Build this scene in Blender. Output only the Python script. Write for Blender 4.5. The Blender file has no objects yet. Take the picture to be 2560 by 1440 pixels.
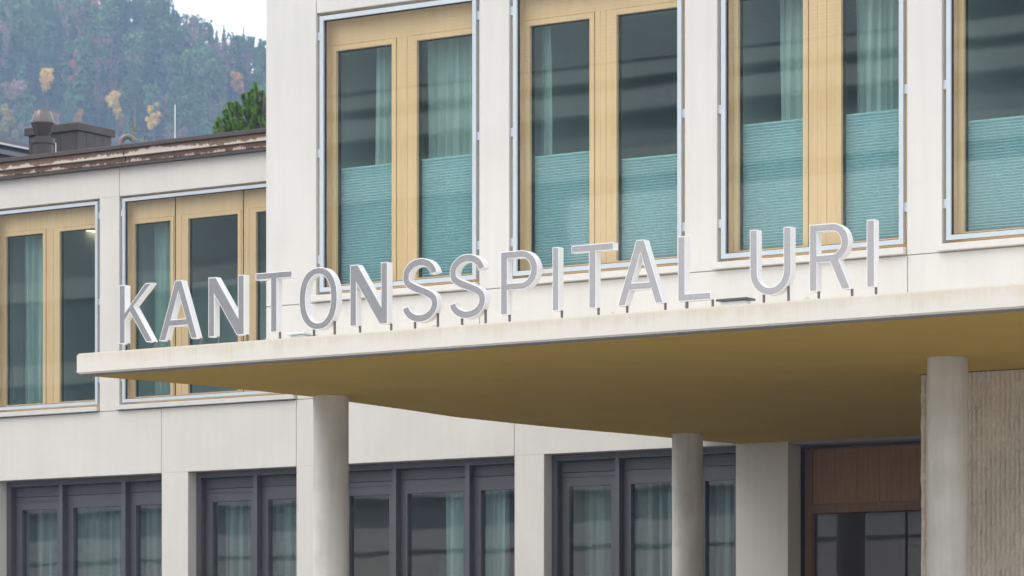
import bpy, bmesh, math, random
from mathutils import Vector, Matrix
R = math.radians
random.seed(7)
SC = bpy.context.scene
COL = SC.collection

# ------------------------------------------------------------------ camera
EYE = 1.65
VL, VR, HOR, CX = -12050.0, 7200.0, 1795.0, 1280.0     # vanishing points and horizon of the 2560 px photograph
A_, B_ = CX - VL, VR - CX
FPX = math.sqrt(A_ * B_)
CT, ST = A_ / math.hypot(A_, FPX), FPX / math.hypot(A_, FPX)
cam = bpy.data.cameras.new('camera')
cam.sensor_width = 36.0
cam.lens = FPX / 2560 * 36.0
cam.shift_y = (HOR - 720.0) / 2560
cam.dof.use_dof = True
cam.dof.focus_distance = 32.0
cam.dof.aperture_fstop = 7.0
cam.clip_start = 0.5
cam.clip_end = 5000
camo = bpy.data.objects.new('camera', cam)
camo.location = (0, 0, EYE)
camo.rotation_euler = (R(90), 0, math.atan2(ST, CT))
COL.objects.link(camo)
SC.camera = camo

# ------------------------------------------------------------------ sky, sun, exposure
SUN_EL, SUN_AZ = R(48), R(215)          # azimuth the light comes from, clockwise from +Y
w = bpy.data.worlds.new('World')
SC.world = w
w.use_nodes = True
nt = w.node_tree
bg = nt.nodes['Background']
sky = nt.nodes.new('ShaderNodeTexSky')
sky.sky_type = 'NISHITA'
sky.sun_disc = False
sky.sun_elevation = SUN_EL
sky.sun_rotation = SUN_AZ
sky.air_density = 1.0
sky.dust_density = 3.0
mx = nt.nodes.new('ShaderNodeMix')
mx.data_type = 'RGBA'
mx.inputs['Factor'].default_value = 0.86             # closed cloud cover over the clear sky
mx.inputs['B'].default_value = (13.2, 12.95, 12.3, 1)
nt.links.new(sky.outputs[0], mx.inputs['A'])
nt.links.new(mx.outputs['Result'], bg.inputs['Color'])
bg.inputs['Strength'].default_value = 0.145
sun = bpy.data.lights.new('sun', 'SUN')
sun.energy = 1.1
sun.angle = R(35)
sun.color = (1.0, 0.96, 0.9)
so = bpy.data.objects.new('sun', sun)
d = Vector((math.sin(SUN_AZ) * math.cos(SUN_EL), math.cos(SUN_AZ) * math.cos(SUN_EL), math.sin(SUN_EL)))
so.rotation_euler = d.to_track_quat('Z', 'Y').to_euler()
so.location = d * 60
COL.objects.link(so)
SC.view_settings.view_transform = 'Standard'
SC.view_settings.look = 'None'
SC.view_settings.exposure = 0.17
SC.view_settings.gamma = 1.0
SC.view_settings.use_curve_mapping = False
SC.cycles.max_bounces = 10
SC.cycles.diffuse_bounces = 5
SC.cycles.transparent_max_bounces = 24
SC.cycles.volume_bounces = 1
SC.cycles.volume_step_rate = 5.0

# ------------------------------------------------------------------ helpers
def wx(px, Y):
    a, b = px - CX, FPX
    return Y * (CT * a - ST * b) / (ST * a + CT * b)
def wz(px, py, Y):
    return EYE + (HOR - py) * Y / (ST * (px - CX) + CT * FPX)
def at(px, py, Y):
    return Vector((wx(px, Y), Y, wz(px, py, Y)))
def cpt(px, py, Z):                     # pixel and axial distance
    u, v = (px - CX) / FPX * Z, (HOR - py) / FPX * Z
    return Vector((CT * u - ST * Z, ST * u + CT * Z, EYE + v))
def lin(r, g, b):
    f = lambda c: (c / 12.92 if c <= 0.04045 else ((c + 0.055) / 1.055) ** 2.4)
    return (f(r / 255), f(g / 255), f(b / 255), 1)
def bx(bm, x0, x1, y0, y1, z0, z1, bev=0.0):
    v = [bm.verts.new(p) for p in ((x0, y0, z0), (x1, y0, z0), (x1, y1, z0), (x0, y1, z0),
                                   (x0, y0, z1), (x1, y0, z1), (x1, y1, z1), (x0, y1, z1))]
    fs = [bm.faces.new([v[i] for i in q]) for q in ((3, 2, 1, 0), (4, 5, 6, 7), (0, 1, 5, 4), (1, 2, 6, 5), (2, 3, 7, 6), (3, 0, 4, 7))]
    if bev:
        es = list({e for f in fs for e in f.edges})
        bmesh.ops.bevel(bm, geom=es, offset=bev, segments=1, affect='EDGES')
def ring(bm, x0, x1, z0, z1, y0, y1, l, r, b, t):
    bx(bm, x0, x0 + l, y0, y1, z0, z1)
    bx(bm, x1 - r, x1, y0, y1, z0, z1)
    bx(bm, x0 + l, x1 - r, y0, y1, z0, z0 + b)
    bx(bm, x0 + l, x1 - r, y0, y1, z1 - t, z1)
def lathe(bm, cx, cy, prof, n=40, cap=True):
    rings = []
    for r_, z in prof:
        rings.append([bm.verts.new((cx + r_ * math.cos(2 * math.pi * k / n), cy + r_ * math.sin(2 * math.pi * k / n), z)) for k in range(n)])
    for a, b in zip(rings, rings[1:]):
        for k in range(n):
            bm.faces.new((a[k], a[(k + 1) % n], b[(k + 1) % n], b[k]))
    if cap:
        bm.faces.new(rings[-1])
        bm.faces.new(rings[0][::-1])
def tube(bm, pts, r, n=10, caps=True, r1=None):
    pts = [Vector(p) for p in pts]
    rings = []
    for i, p in enumerate(pts):
        t = (pts[min(i + 1, len(pts) - 1)] - pts[max(i - 1, 0)]).normalized()
        s = t.orthogonal().normalized() if i == 0 else (s - t * s.dot(t)).normalized()
        u = t.cross(s)
        rr = r if r1 is None else r + (r1 - r) * i / (len(pts) - 1)
        rings.append([bm.verts.new(p + rr * (math.cos(2 * math.pi * k / n) * s + math.sin(2 * math.pi * k / n) * u)) for k in range(n)])
    for a, b in zip(rings, rings[1:]):
        for k in range(n):
            bm.faces.new((a[k], a[(k + 1) % n], b[(k + 1) % n], b[k]))
    if caps:
        bm.faces.new(rings[0][::-1])
        bm.faces.new(rings[-1])
def prism(bm, pts, z0, z1):
    lo = [bm.verts.new((x, y, z0)) for x, y in pts]
    hi = [bm.verts.new((x, y, z1)) for x, y in pts]
    n = len(pts)
    bm.faces.new(lo[::-1])
    bm.faces.new(hi)
    for k in range(n):
        bm.faces.new((lo[k], lo[(k + 1) % n], hi[(k + 1) % n], hi[k]))
def obj(name, bm, mat, parent=None, smooth=False, fixn=True):
    if fixn:
        bmesh.ops.recalc_face_normals(bm, faces=bm.faces)
    me = bpy.data.meshes.new(name)
    bm.to_mesh(me)
    bm.free()
    me.materials.append(mat)
    if smooth:
        me.shade_smooth()
        try:
            me.set_sharp_from_angle(angle=R(40))
        except Exception:
            pass
    o = bpy.data.objects.new(name, me)
    COL.objects.link(o)
    if parent:
        o.parent = parent
    return o
def boxo(name, mat, parent, *b, bev=0.0):
    bm = bmesh.new()
    bx(bm, *b, bev=bev)
    return obj(name, bm, mat, parent)
def tag(o, label, cat, group=None):
    o['label'] = label
    o['category'] = cat
    if group:
        o['group'] = group
    return o
def struct(o, kind='structure'):
    o['kind'] = kind
    return o
def thing(name, label, cat, loc=(0, 0, 0), group=None):
    o = bpy.data.objects.new(name, None)
    o.empty_display_size = 0.2
    COL.objects.link(o)
    return tag(o, label, cat, group)

# ------------------------------------------------------------------ materials
class NT:
    def __init__(s, name):
        s.m = bpy.data.materials.new(name)
        s.m.use_nodes = True
        s.t = s.m.node_tree
        s.b = s.t.nodes['Principled BSDF']
        s.out = s.t.nodes['Material Output']
        s.pos = s.t.nodes.new('ShaderNodeNewGeometry').outputs['Position']
    def n(s, typ, **kw):
        nd = s.t.nodes.new(typ)
        for k, v in kw.items():
            setattr(nd, k, v)
        return nd
    def l(s, a, b):
        s.t.links.new(a, b)
    def noise(s, scale=(1, 1, 1), sc=1.0, detail=4, rough=0.55, off=(0, 0, 0)):
        mp = s.n('ShaderNodeMapping')
        mp.inputs['Scale'].default_value = scale
        mp.inputs['Location'].default_value = off
        s.l(s.pos, mp.inputs['Vector'])
        nz = s.n('ShaderNodeTexNoise')
        nz.inputs['Scale'].default_value = sc
        nz.inputs['Detail'].default_value = detail
        nz.inputs['Roughness'].default_value = rough
        s.l(mp.outputs[0], nz.inputs['Vector'])
        return nz.outputs['Fac']
    def ramp(s, fac, stops):
        r = s.n('ShaderNodeValToRGB')
        e = r.color_ramp.elements
        e[0].position, e[0].color = stops[0]
        e[1].position, e[1].color = stops[-1]
        for p, c in stops[1:-1]:
            k = e.new(p)
            k.color = c
        s.l(fac, r.inputs['Fac'])
        return r.outputs['Color']
    def mix(s, fac, a, b, mode='MIX'):
        m = s.n('ShaderNodeMix', data_type='RGBA', blend_type=mode)
        for k, v in (('Factor', fac), ('A', a), ('B', b)):
            if hasattr(v, 'node'):
                s.l(v, m.inputs[k])
            else:
                m.inputs[k].default_value = v
        return m.outputs['Result']
    def bump(s, h, strength, dist=0.01):
        b = s.n('ShaderNodeBump')
        b.inputs['Strength'].default_value = strength
        b.inputs['Distance'].default_value = dist
        s.l(h, b.inputs['Height'])
        s.l(b.outputs[0], s.b.inputs['Normal'])
        return b
    def base(s, c, rough=0.6, metal=0.0, spec=0.5):
        if hasattr(c, 'node'):
            s.l(c, s.b.inputs['Base Color'])
        else:
            s.b.inputs['Base Color'].default_value = c
        s.b.inputs['Roughness'].default_value = rough
        s.b.inputs['Metallic'].default_value = metal
        s.b.inputs['Specular IOR Level'].default_value = spec
        return s.m
def g(v, k=1.0):
    return (v[0] * k, v[1] * k, v[2] * k, 1)

def concrete(name, c, mott=0.06, streak=0.05, stain=None, bump=0.25, fine=0.0):
    s = NT(name)
    a = s.noise(sc=1.1, detail=5)
    col = s.ramp(a, [(0.3, g(c, 1 - mott)), (0.7, g(c, 1 + mott * 0.5))])
    b = s.noise(scale=(7, 7, 0.5), sc=1.6, detail=3)
    col = s.mix(0.9, col, s.ramp(b, [(0.35, (1 - streak, 1 - streak, 1 - streak * 1.1, 1)), (0.6, (1, 1, 1, 1))]), 'MULTIPLY')
    if stain:
        t = s.noise(scale=(1, 1, 0.7), sc=2.3, detail=4, off=(3, 1, 5))
        col = s.mix(s.ramp(t, [(0.52, (0, 0, 0, 1)), (0.75, (0.6, 0.6, 0.6, 1))]), col, stain)
    h = s.noise(sc=60 if not fine else fine, detail=6, rough=0.7)
    s.bump(h, bump, 0.004)
    return s.base(col, 0.85, spec=0.25)
def plain(name, c, rough=0.5, metal=0.0, var=0.04, spec=0.5):
    s = NT(name)
    a = s.noise(sc=3.5, detail=4)
    col = s.ramp(a, [(0.3, g(c, 1 - var)), (0.7, g(c, 1 + var))])
    return s.base(col, rough, metal, spec)
def timber(name, c, sc=1.0, var=0.14, rough=0.45):
    s = NT(name)
    a = s.noise(scale=(26, 26, 1.0), sc=1.4 * sc, detail=5, rough=0.6)
    col = s.ramp(a, [(0.3, g(c, 1 - var)), (0.7, g(c, 1 + var * 0.6))])
    b = s.noise(scale=(3, 3, 0.6), sc=0.9, detail=2)
    col = s.mix(0.7, col, s.ramp(b, [(0.3, (0.9, 0.87, 0.82, 1)), (0.7, (1, 1, 1, 1))]), 'MULTIPLY')
    s.bump(a, 0.1, 0.002)
    return s.base(col, rough, spec=0.4)
def glass(name, tint, f0, wob=0.0, gtint=(1, 1, 1, 1)):
    s = NT(name)
    s.t.nodes.remove(s.b)
    tr = s.n('ShaderNodeBsdfTransparent')
    tr.inputs['Color'].default_value = tint
    gl = s.n('ShaderNodeBsdfGlossy')
    gl.inputs['Roughness'].default_value = 0.015
    gl.inputs['Color'].default_value = gtint
    if wob:
        nz = s.noise(scale=(0.8, 0.8, 1.8), sc=1.6, detail=1)
        b = s.n('ShaderNodeBump')
        b.inputs['Strength'].default_value = 1.0
        b.inputs['Distance'].default_value = wob
        s.l(nz, b.inputs['Height'])
        s.l(b.outputs[0], gl.inputs['Normal'])
    lw = s.n('ShaderNodeLayerWeight')
    lw.inputs['Blend'].default_value = 0.5
    p = s.n('ShaderNodeMath', operation='POWER')
    s.l(lw.outputs['Facing'], p.inputs[0])
    p.inputs[1].default_value = 5
    m = s.n('ShaderNodeMath', operation='MULTIPLY_ADD')
    s.l(p.outputs[0], m.inputs[0])
    m.inputs[1].default_value = 1 - f0
    m.inputs[2].default_value = f0
    ms = s.n('ShaderNodeMixShader')
    s.l(m.outputs[0], ms.inputs[0])
    s.l(tr.outputs[0], ms.inputs[1])
    s.l(gl.outputs[0], ms.inputs[2])
    s.l(ms.outputs[0], s.out.inputs['Surface'])
    return s.m
def emit(name, c, k):
    s = NT(name)
    s.b.inputs['Emission Color'].default_value = c
    s.b.inputs['Emission Strength'].default_value = k
    return s.base(c, 0.5)
def fabric(name, c, trans=0.35, var=0.08):
    s = NT(name)
    a = s.noise(scale=(9, 9, 0.4), sc=2.0, detail=3)
    col = s.ramp(a, [(0.3, g(c, 1 - var)), (0.7, g(c, 1 + var))])
    s.base(col, 0.9, spec=0.1)
    tl = s.n('ShaderNodeBsdfTranslucent')
    s.l(col, tl.inputs['Color'])
    ms = s.n('ShaderNodeMixShader')
    ms.inputs[0].default_value = trans
    s.l(s.b.outputs[0], ms.inputs[1])
    s.l(tl.outputs[0], ms.inputs[2])
    s.l(ms.outputs[0], s.out.inputs['Surface'])
    return s.m
def stained(name, pale, brown, seed, xsc, lo, hi, zband, soft=0.0, k=1.0):
    """brown run-off: it starts at the top edge of the band and reaches down to a ragged line"""
    s = NT(name)
    big = s.noise(scale=(1, 0, 0), sc=xsc, detail=7, rough=0.75, off=(seed, 0, 0))
    two = s.noise(scale=(5, 5, 3), sc=2.5, detail=4, rough=0.6, off=(0, seed, 0))
    sep = s.n('ShaderNodeSeparateXYZ')
    s.l(s.pos, sep.inputs[0])
    mr = s.n('ShaderNodeMapRange')
    s.l(sep.outputs['Z'], mr.inputs[0])
    mr.inputs[1].default_value, mr.inputs[2].default_value = zband
    thr = s.n('ShaderNodeMapRange', clamp=False)
    s.l(big, thr.inputs[0])
    thr.inputs[1].default_value, thr.inputs[2].default_value = 0.32, 0.68
    thr.inputs[3].default_value, thr.inputs[4].default_value = lo, hi
    a = s.n('ShaderNodeMath', operation='SUBTRACT')
    s.l(mr.outputs[0], a.inputs[0])
    s.l(thr.outputs[0], a.inputs[1])
    b = s.n('ShaderNodeMath', operation='MULTIPLY_ADD')
    s.l(two, b.inputs[0])
    b.inputs[1].default_value = 0.5
    s.l(a.outputs[0], b.inputs[2])
    f = s.ramp(b.outputs[0], [(0.20 - soft, (0, 0, 0, 1)), (0.34 + soft, (0.92, 0.92, 0.92, 1))])
    fine = s.noise(scale=(30, 30, 1), sc=2.0, detail=3)
    br = s.ramp(fine, [(0.3, g(brown, 1 - 0.25 * k)), (0.7, g(brown, 1 + 0.5 * k))])
    pl = s.ramp(fine, [(0.3, g(pale, 1 - 0.1 * k)), (0.7, g(pale, 1 + 0.05 * k))])
    return s.base(s.mix(f, pl, br), 0.8, spec=0.2)

M = {}
M['block'] = concrete('cream_concrete', (0.665, 0.655, 0.635), 0.045, 0.04)
M['wing'] = concrete('wing_concrete', (0.70, 0.672, 0.63), 0.05, 0.03)
M['joint'] = plain('joint_mastic', (0.58, 0.54, 0.50, 1), 0.9)
M['fascia'] = concrete('weathered_concrete', (0.765, 0.725, 0.655), 0.08, 0.10, stain=(0.60, 0.50, 0.41, 1), bump=0.5)
M['column'] = concrete('column_concrete', (0.75, 0.735, 0.69), 0.24, 0.10, stain=(0.5, 0.46, 0.40, 1), bump=0.4)
M['border'] = concrete('soffit_border_concrete', (0.40, 0.36, 0.36), 0.08, 0.0)
M['ochre'] = concrete('ochre_soffit_plaster', (0.69, 0.47, 0.11), 0.06, 0.0, bump=0.12)
M['rib'] = concrete('ribbed_concrete', (0.84, 0.77, 0.68), 0.14, 0.08, stain=(0.70, 0.62, 0.53, 1), bump=0.9, fine=45)
M['steel'] = plain('pale_blue_grey_steel', (0.555, 0.605, 0.66, 1), 0.4, 0.15)
M['timber'] = timber('larch_timber', (0.77, 0.57, 0.315), 1.0, 0.07)
M['sillwood'] = timber('orange_timber', (0.78, 0.50, 0.28))
M['gasket'] = plain('dark_gasket', (0.022, 0.024, 0.03, 1), 0.6)
M['pane_out'] = glass('outer_glass', (0.985, 0.99, 0.985, 1), 0.055, 0.00010)
M['pane_in'] = glass('tinted_inner_glass', (0.88, 0.955, 0.95, 1), 0.055, 0.00012, (0.72, 1.0, 0.97, 1))
M['pane_low'] = glass('ground_floor_glass', (0.84, 0.90, 0.90, 1), 0.10, 0.00025)
M['pane_door'] = glass('entrance_glass', (0.62, 0.60, 0.58, 1), 0.09, 0.0004)
M['alu'] = plain('dark_grey_aluminium', (0.105, 0.106, 0.119, 1), 0.42, 0.25, 0.03)
M['alu2'] = plain('dark_grey_panel', (0.094, 0.094, 0.104, 1), 0.5, 0.2, 0.03)
M['blind'] = fabric('pleated_teal_fabric', (0.65, 0.83, 0.89), 0.3, 0.03)
M['blindrail'] = plain('pale_teal_rail', (0.45, 0.66, 0.65, 1), 0.4)
M['curtain'] = fabric('pale_green_curtain', (0.60, 0.69, 0.66), 0.22, 0.14)
M['curtain_warm'] = fabric('grey_curtain', (0.34, 0.375, 0.36), 0.2, 0.16)
M['room'] = plain('room_wall', (0.58, 0.62, 0.63, 1), 0.9)
M['room_brown'] = plain('brown_room_wall', (0.52, 0.35, 0.27, 1), 0.9)
M['room_floor'] = plain('room_floor', (0.12, 0.11, 0.10, 1), 0.7)
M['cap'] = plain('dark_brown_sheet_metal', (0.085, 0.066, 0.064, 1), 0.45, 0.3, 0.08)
M['roofing'] = plain('roof_gravel', (0.25, 0.24, 0.23, 1), 0.95, var=0.2)
M['metal_brown'] = plain('brown_coated_metal', (0.055, 0.046, 0.044, 1), 0.38, 0.35, 0.1)
M['metal_cowl'] = plain('worn_cowl_metal', (0.15, 0.13, 0.135, 1), 0.28, 0.7, 0.1)
M['pipe'] = plain('grey_pipe', (0.16, 0.14, 0.14, 1), 0.35, 0.4)
M['rack'] = plain('dark_rack_metal', (0.13, 0.125, 0.15, 1), 0.3, 0.4)
M['rack_light'] = plain('bright_rack_edge', (0.5, 0.5, 0.55, 1), 0.3, 0.3)
M['white'] = plain('white_return', (0.84, 0.84, 0.86, 1), 0.35, var=0.01)
M['post'] = plain('galvanised_post', (0.16, 0.14, 0.145, 1), 0.45, 0.4)
M['rod'] = plain('pale_rod', (0.7, 0.68, 0.68, 1), 0.4)
M['wood'] = timber('brown_veneer', (0.34, 0.182, 0.078), 1.3, 0.3, 0.35)
M['wood_dark'] = timber('brown_frame_wood', (0.25, 0.135, 0.06), 1.0, 0.2, 0.4)
M['sky_dome'] = plain('skylight_plastic', (0.66, 0.71, 0.74, 1), 0.2)
M['lamp'] = emit('lamp_glow', (1.0, 0.84, 0.52, 1), 2.5)
M['tube'] = emit('tube_glow', (1.0, 0.88, 0.55, 1), 2.2)
s = NT('sign_face_film')
M['face'] = s.base((0.645, 0.63, 0.645, 1), 0.14, 0.75, 0.5)

# ------------------------------------------------------------------ levels and planes (metres)
Y0, Y1, Y2, YC = 25.04, 27.38, 35.56, 28.08         # canopy front, block front, wing front, column row
Z_SOF = wz(1838, 1107, Y2)
Z_TOP = wz(192, 884, Y0)
Z_FB = wz(192, 935, Y0)
Z_SILL = wz(1802, 656, Y1)                         # top of the sills, both storeys
Z_OPEN = wz(797, 33, Y1)                           # top of the upper openings
SILL_H = 0.062
Z_GT = wz(1838, 1112, Y2)                          # top of the ground floor openings

# ground
s = NT('asphalt')
gcol = s.ramp(s.noise(sc=0.6, detail=8, rough=0.7), [(0.3, (0.19, 0.185, 0.175, 1)), (0.7, (0.28, 0.27, 0.255, 1))])
M['ground'] = s.base(gcol, 0.9)
bm = bmesh.new()
vs = [bm.verts.new(p) for p in ((-1400, -1000, 0), (900, -1000, 0), (900, 1300, 0), (-1400, 1300, 0))]
bm.faces.new(vs)
struct(obj('ground', bm, M['ground']))
s = NT('paving')
pcol = s.ramp(s.noise(sc=2.0, detail=6), [(0.3, (0.07, 0.065, 0.06, 1)), (0.7, (0.11, 0.10, 0.09, 1))])
M['paving'] = s.base(pcol, 0.9)
bm = bmesh.new()
bx(bm, -60, 12, 25.5, Y2 + 6, 0.004, 0.1)  # unseen slab, kept dark under the canopy alone to cut bounce onto the soffit
struct(obj('pavement', bm, M['paving']))

# ------------------------------------------------------------------ upper block
block = thing('projecting_block', 'cream concrete upper storey standing forward over the entrance, with tall timber windows', 'building')
PITCH = wx(1282, Y1) - wx(799, Y1)
XW = wx(790, Y1)                                   # left edge of the first opening
OW = wx(1198, Y1) - XW                             # opening width
XBL = wx(665, Y1)
NB = 6
XBR = XW + PITCH * NB
TH = 0.26
Z_BB = Z_TOP + 0.02
Z_BT = Z_OPEN + 2.2
JT = 0.007
Z_SJ = Z_SILL - SILL_H - 0.012
def panel(parent, mat, *boxes, bev=0.004):
    bm = bmesh.new()
    for b in boxes:
        bx(bm, *b, bev=bev)
    return obj('wall_panel', bm, mat, parent)
# corner pier, piers, spandrels and lintels
panel(block, M['block'], (XBL, XW - 0.0, Y1, Y1 + TH, Z_SJ + JT, Z_BT))
for k in range(NB):
    xa = XW + PITCH * k
    panel(block, M['block'], (xa + OW, xa + PITCH, Y1, Y1 + TH, Z_SJ + JT, Z_OPEN))
    panel(block, M['block'], (xa + JT, xa + PITCH - (0 if k < NB - 1 else 0), Y1, Y1 + TH, Z_OPEN + 0.001, Z_BT))
    panel(block, M['block'], ((XBL if k == 0 else xa - PITCH + OW + JT), xa + OW, Y1, Y1 + TH, Z_BB, Z_SJ))
boxo('wall_panel', M['block'], block, XW + PITCH * (NB - 1) + OW + JT, XBR, Y1, Y1 + TH, Z_BB, Z_SJ)
# mastic behind the joints, sides, back, roof
bm = bmesh.new()
bx(bm, XBL + 0.03, XBR - 0.03, Y1 + 0.02, Y1 + TH - 0.02, Z_SJ - 0.03, Z_SJ + 0.03 + JT)
for k in range(NB):
    xa = XW + PITCH * k
    bx(bm, xa + OW - 0.03, xa + OW + 0.05, Y1 + 0.021, Y1 + TH - 0.021, Z_BB + 0.01, Z_SJ - 0.031)
    bx(bm, xa - 0.03, xa + 0.04, Y1 + 0.021, Y1 + TH - 0.021, Z_OPEN + 0.04, Z_BT - 0.01)
obj('joint', bm, M['joint'], block)
bm = bmesh.new()
bx(bm, XBL, XBL + TH, Y1 + TH + 0.001, Y2 + 6, Z_BB, Z_BT)
bx(bm, XBR - TH, XBR, Y1 + TH + 0.001, Y2 + 6, Z_BB, Z_BT)
bx(bm, XBL + TH, XBR - TH, Y2 + 5.8, Y2 + 6, Z_BB, Z_BT)
obj('side_wall', bm, M['block'], block)
boxo('roof', M['roofing'], block, XBL + TH + 0.002, XBR - TH - 0.002, Y1 + TH + 0.002, Y2 + 5.79, Z_BT - 0.35, Z_BT - 0.12)
boxo('floor', M['room_floor'], block, XBL + TH + 0.002, XBR - TH - 0.002, Y1 + TH + 0.002, Y2 + 5.79, Z_BB + 0.002, Z_BB + 0.2)

def room(parent, x0, x1, y0, y1, z0, z1, mat, floor=True):
    bm = bmesh.new()
    t = 0.05
    bx(bm, x0, x0 + t, y0, y1, z0, z1)
    bx(bm, x1 - t, x1, y0, y1, z0, z1)
    bx(bm, x0 + t, x1 - t, y1 - t, y1, z0, z1)
    bx(bm, x0 + t, x1 - t, y0, y1 - t, z1 - t, z1)
    bx(bm, x0 + t, x1 - t, y0, y1 - t, z0, z0 + t)
    return obj('room', bm, mat, parent)

def tall_window(parent, x0, x1, Y, units, blinds, seams=(), brackets=True, mul=0.183):
    """timber window behind a steel framed outer pane; units = relative widths, blinds = blind top above the sill or None"""
    z0, z1 = Z_SILL, Z_OPEN
    GAP, BAR, HEAD, CAS, SASH, MUL, BOT = 0.04, 0.042, 0.30, 0.09, 0.05, mul, 0.055
    f, bk = Y + 0.135, Y + 0.235
    ww = x1 - x0
    ncas = len(units)
    inner = ww - 2 * CAS - MUL * (ncas - 1)
    tot = sum(units)
    # casing: two members with a shadow line between them
    bm = bmesh.new()
    c2 = CAS * 0.5
    bx(bm, x0, x0 + c2 - 0.002, f, bk, z0, z1)
    bx(bm, x0 + c2 + 0.002, x0 + CAS, f - 0.004, bk, z0, z1)
    bx(bm, x1 - CAS, x1 - c2 - 0.002, f - 0.004, bk, z0, z1)
    bx(bm, x1 - c2 + 0.002, x1, f, bk, z0, z1)
    bx(bm, x0 + CAS, x1 - CAS, f - 0.002, bk, z1 - HEAD, z1)
    bx(bm, x0 + CAS, x1 - CAS, f - 0.002, bk, z0, z0 + BOT)
    xs = []
    x = x0 + CAS
    for k, u in enumerate(units):
        wk = inner * u / tot
        xs.append((x, x + wk))
        x += wk
        if k < ncas - 1:
            third = MUL / 3
            for q in range(3):
                bx(bm, x + third * q + 0.0015, x + third * (q + 1) - 0.0015, f - (0.002 if q == 1 else 0.0), bk, z0 + BOT, z1 - HEAD)
            bx(bm, x + 0.004, x + MUL - 0.004, f + 0.012, bk - 0.002, z0 + BOT, z1 - HEAD)
            x += MUL
    bx(bm, x0 + 0.004, x0 + CAS - 0.004, f + 0.014, bk - 0.003, z0 + 0.003, z1 - 0.003)
    bx(bm, x1 - CAS + 0.004, x1 - 0.004, f + 0.014, bk - 0.003, z0 + 0.003, z1 - 0.003)
    win = obj('window', bm, M['timber'], parent)
    for k, (a, b) in enumerate(xs):
        za, zb = z0 + BOT, z1 - HEAD
        bm = bmesh.new()
        e = 0.004
        ring(bm, a + e, b - e, za + e, zb - e, f - 0.008, f + 0.07, SASH, SASH, SASH, SASH)
        obj('sash', bm, M['timber'], win)
        bm = bmesh.new()
        ring(bm, a + e + SASH - 0.004, b - e - SASH + 0.004, za + e + SASH - 0.004, zb - e - SASH + 0.004, f + 0.028, f + 0.068, 0.012, 0.012, 0.012, 0.012)
        obj('gasket', bm, M['gasket'], win)
        ga, gb, gz0, gz1 = a + SASH + 0.012, b - SASH - 0.012, za + SASH + 0.012, zb - SASH - 0.012
        boxo('pane', M['pane_in'], win, ga, gb, f + 0.04, f + 0.048, gz0, gz1)
        bt = blinds[k] if blinds else None
        if bt:
            bm = bmesh.new()
            zt = gz0 + bt
            pit, amp = 0.026, 0.009
            n = int((zt - gz0) / pit)
            rows = []
            for i in range(2 * n + 1):
                z = gz0 + (zt - gz0) * i / (2 * n)
                yy = f + 0.085 + (amp if i % 2 else -amp)
                rows.append((bm.verts.new((ga - 0.01, yy, z)), bm.verts.new((gb + 0.01, yy, z))))
            for p, q in zip(rows, rows[1:]):
                bm.faces.new((p[0], p[1], q[1], q[0]))
            bl = obj('pleated_blind', bm, M['blind'], win)
            boxo('blind_rail', M['blindrail'], win, ga - 0.01, gb + 0.01, f + 0.074, f + 0.096, zt, zt + 0.016)
    # steel outer frame and its panes
    bm = bmesh.new()
    fz0, fz1 = z0 + 0.032, z1 - 0.032
    ring(bm, x0 + GAP, x1 - GAP, fz0, fz1, Y + 0.004, Y + 0.058, BAR, BAR, BAR, BAR)
    obj('outer_frame', bm, M['steel'], win)
    bm = bmesh.new()
    ring(bm, x0 + GAP + BAR, x1 - GAP - BAR, fz0 + BAR, fz1 - BAR, Y + 0.026, Y + 0.052, 0.008, 0.008, 0.008, 0.008)
    obj('outer_gasket', bm, M['gasket'], win)
    cuts = [x0 + GAP + BAR + 0.008] + list(seams) + [x1 - GAP - BAR - 0.008]
    for a, b in zip(cuts, cuts[1:]):
        boxo('outer_pane', M['pane_out'], win, a + 0.003, b - 0.003, Y + 0.03, Y + 0.038, fz0 + BAR + 0.008, fz1 - BAR - 0.008)
    for sx in seams:
        boxo('pane_seam', M['gasket'], win, sx - 0.0035, sx + 0.0035, Y + 0.028, Y + 0.041, fz0 + BAR + 0.008, fz1 - BAR - 0.008)
    if brackets:
        for fr in (0.12, 0.505, 0.93):
            zc = fz0 + (fz1 - fz0) * fr
            boxo('bracket', M['steel'], win, x0 + 0.002, x0 + GAP, Y + 0.022, Y + 0.036, zc - 0.04, zc + 0.04)
            boxo('bracket', M['steel'], win, x1 - GAP, x1 - 0.002, Y + 0.022, Y + 0.036, zc - 0.04, zc + 0.04)
    # timber strip between frame and sill, concrete sill
    bm = bmesh.new()
    bx(bm, x0 + 0.07, x1 - 0.02, Y + 0.06, Y + 0.132, z0 - 0.004, z0 + 0.02)
    obj('sill_batten', bm, M['sillwood'], win)
    boxo('sill', M['fascia'] if False else M['block'], win, x0 - 0.03, x1 - 0.012, Y - 0.05, Y + 0.13, z0 - SILL_H, z0 - 0.002, bev=0.004)
    return win

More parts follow.
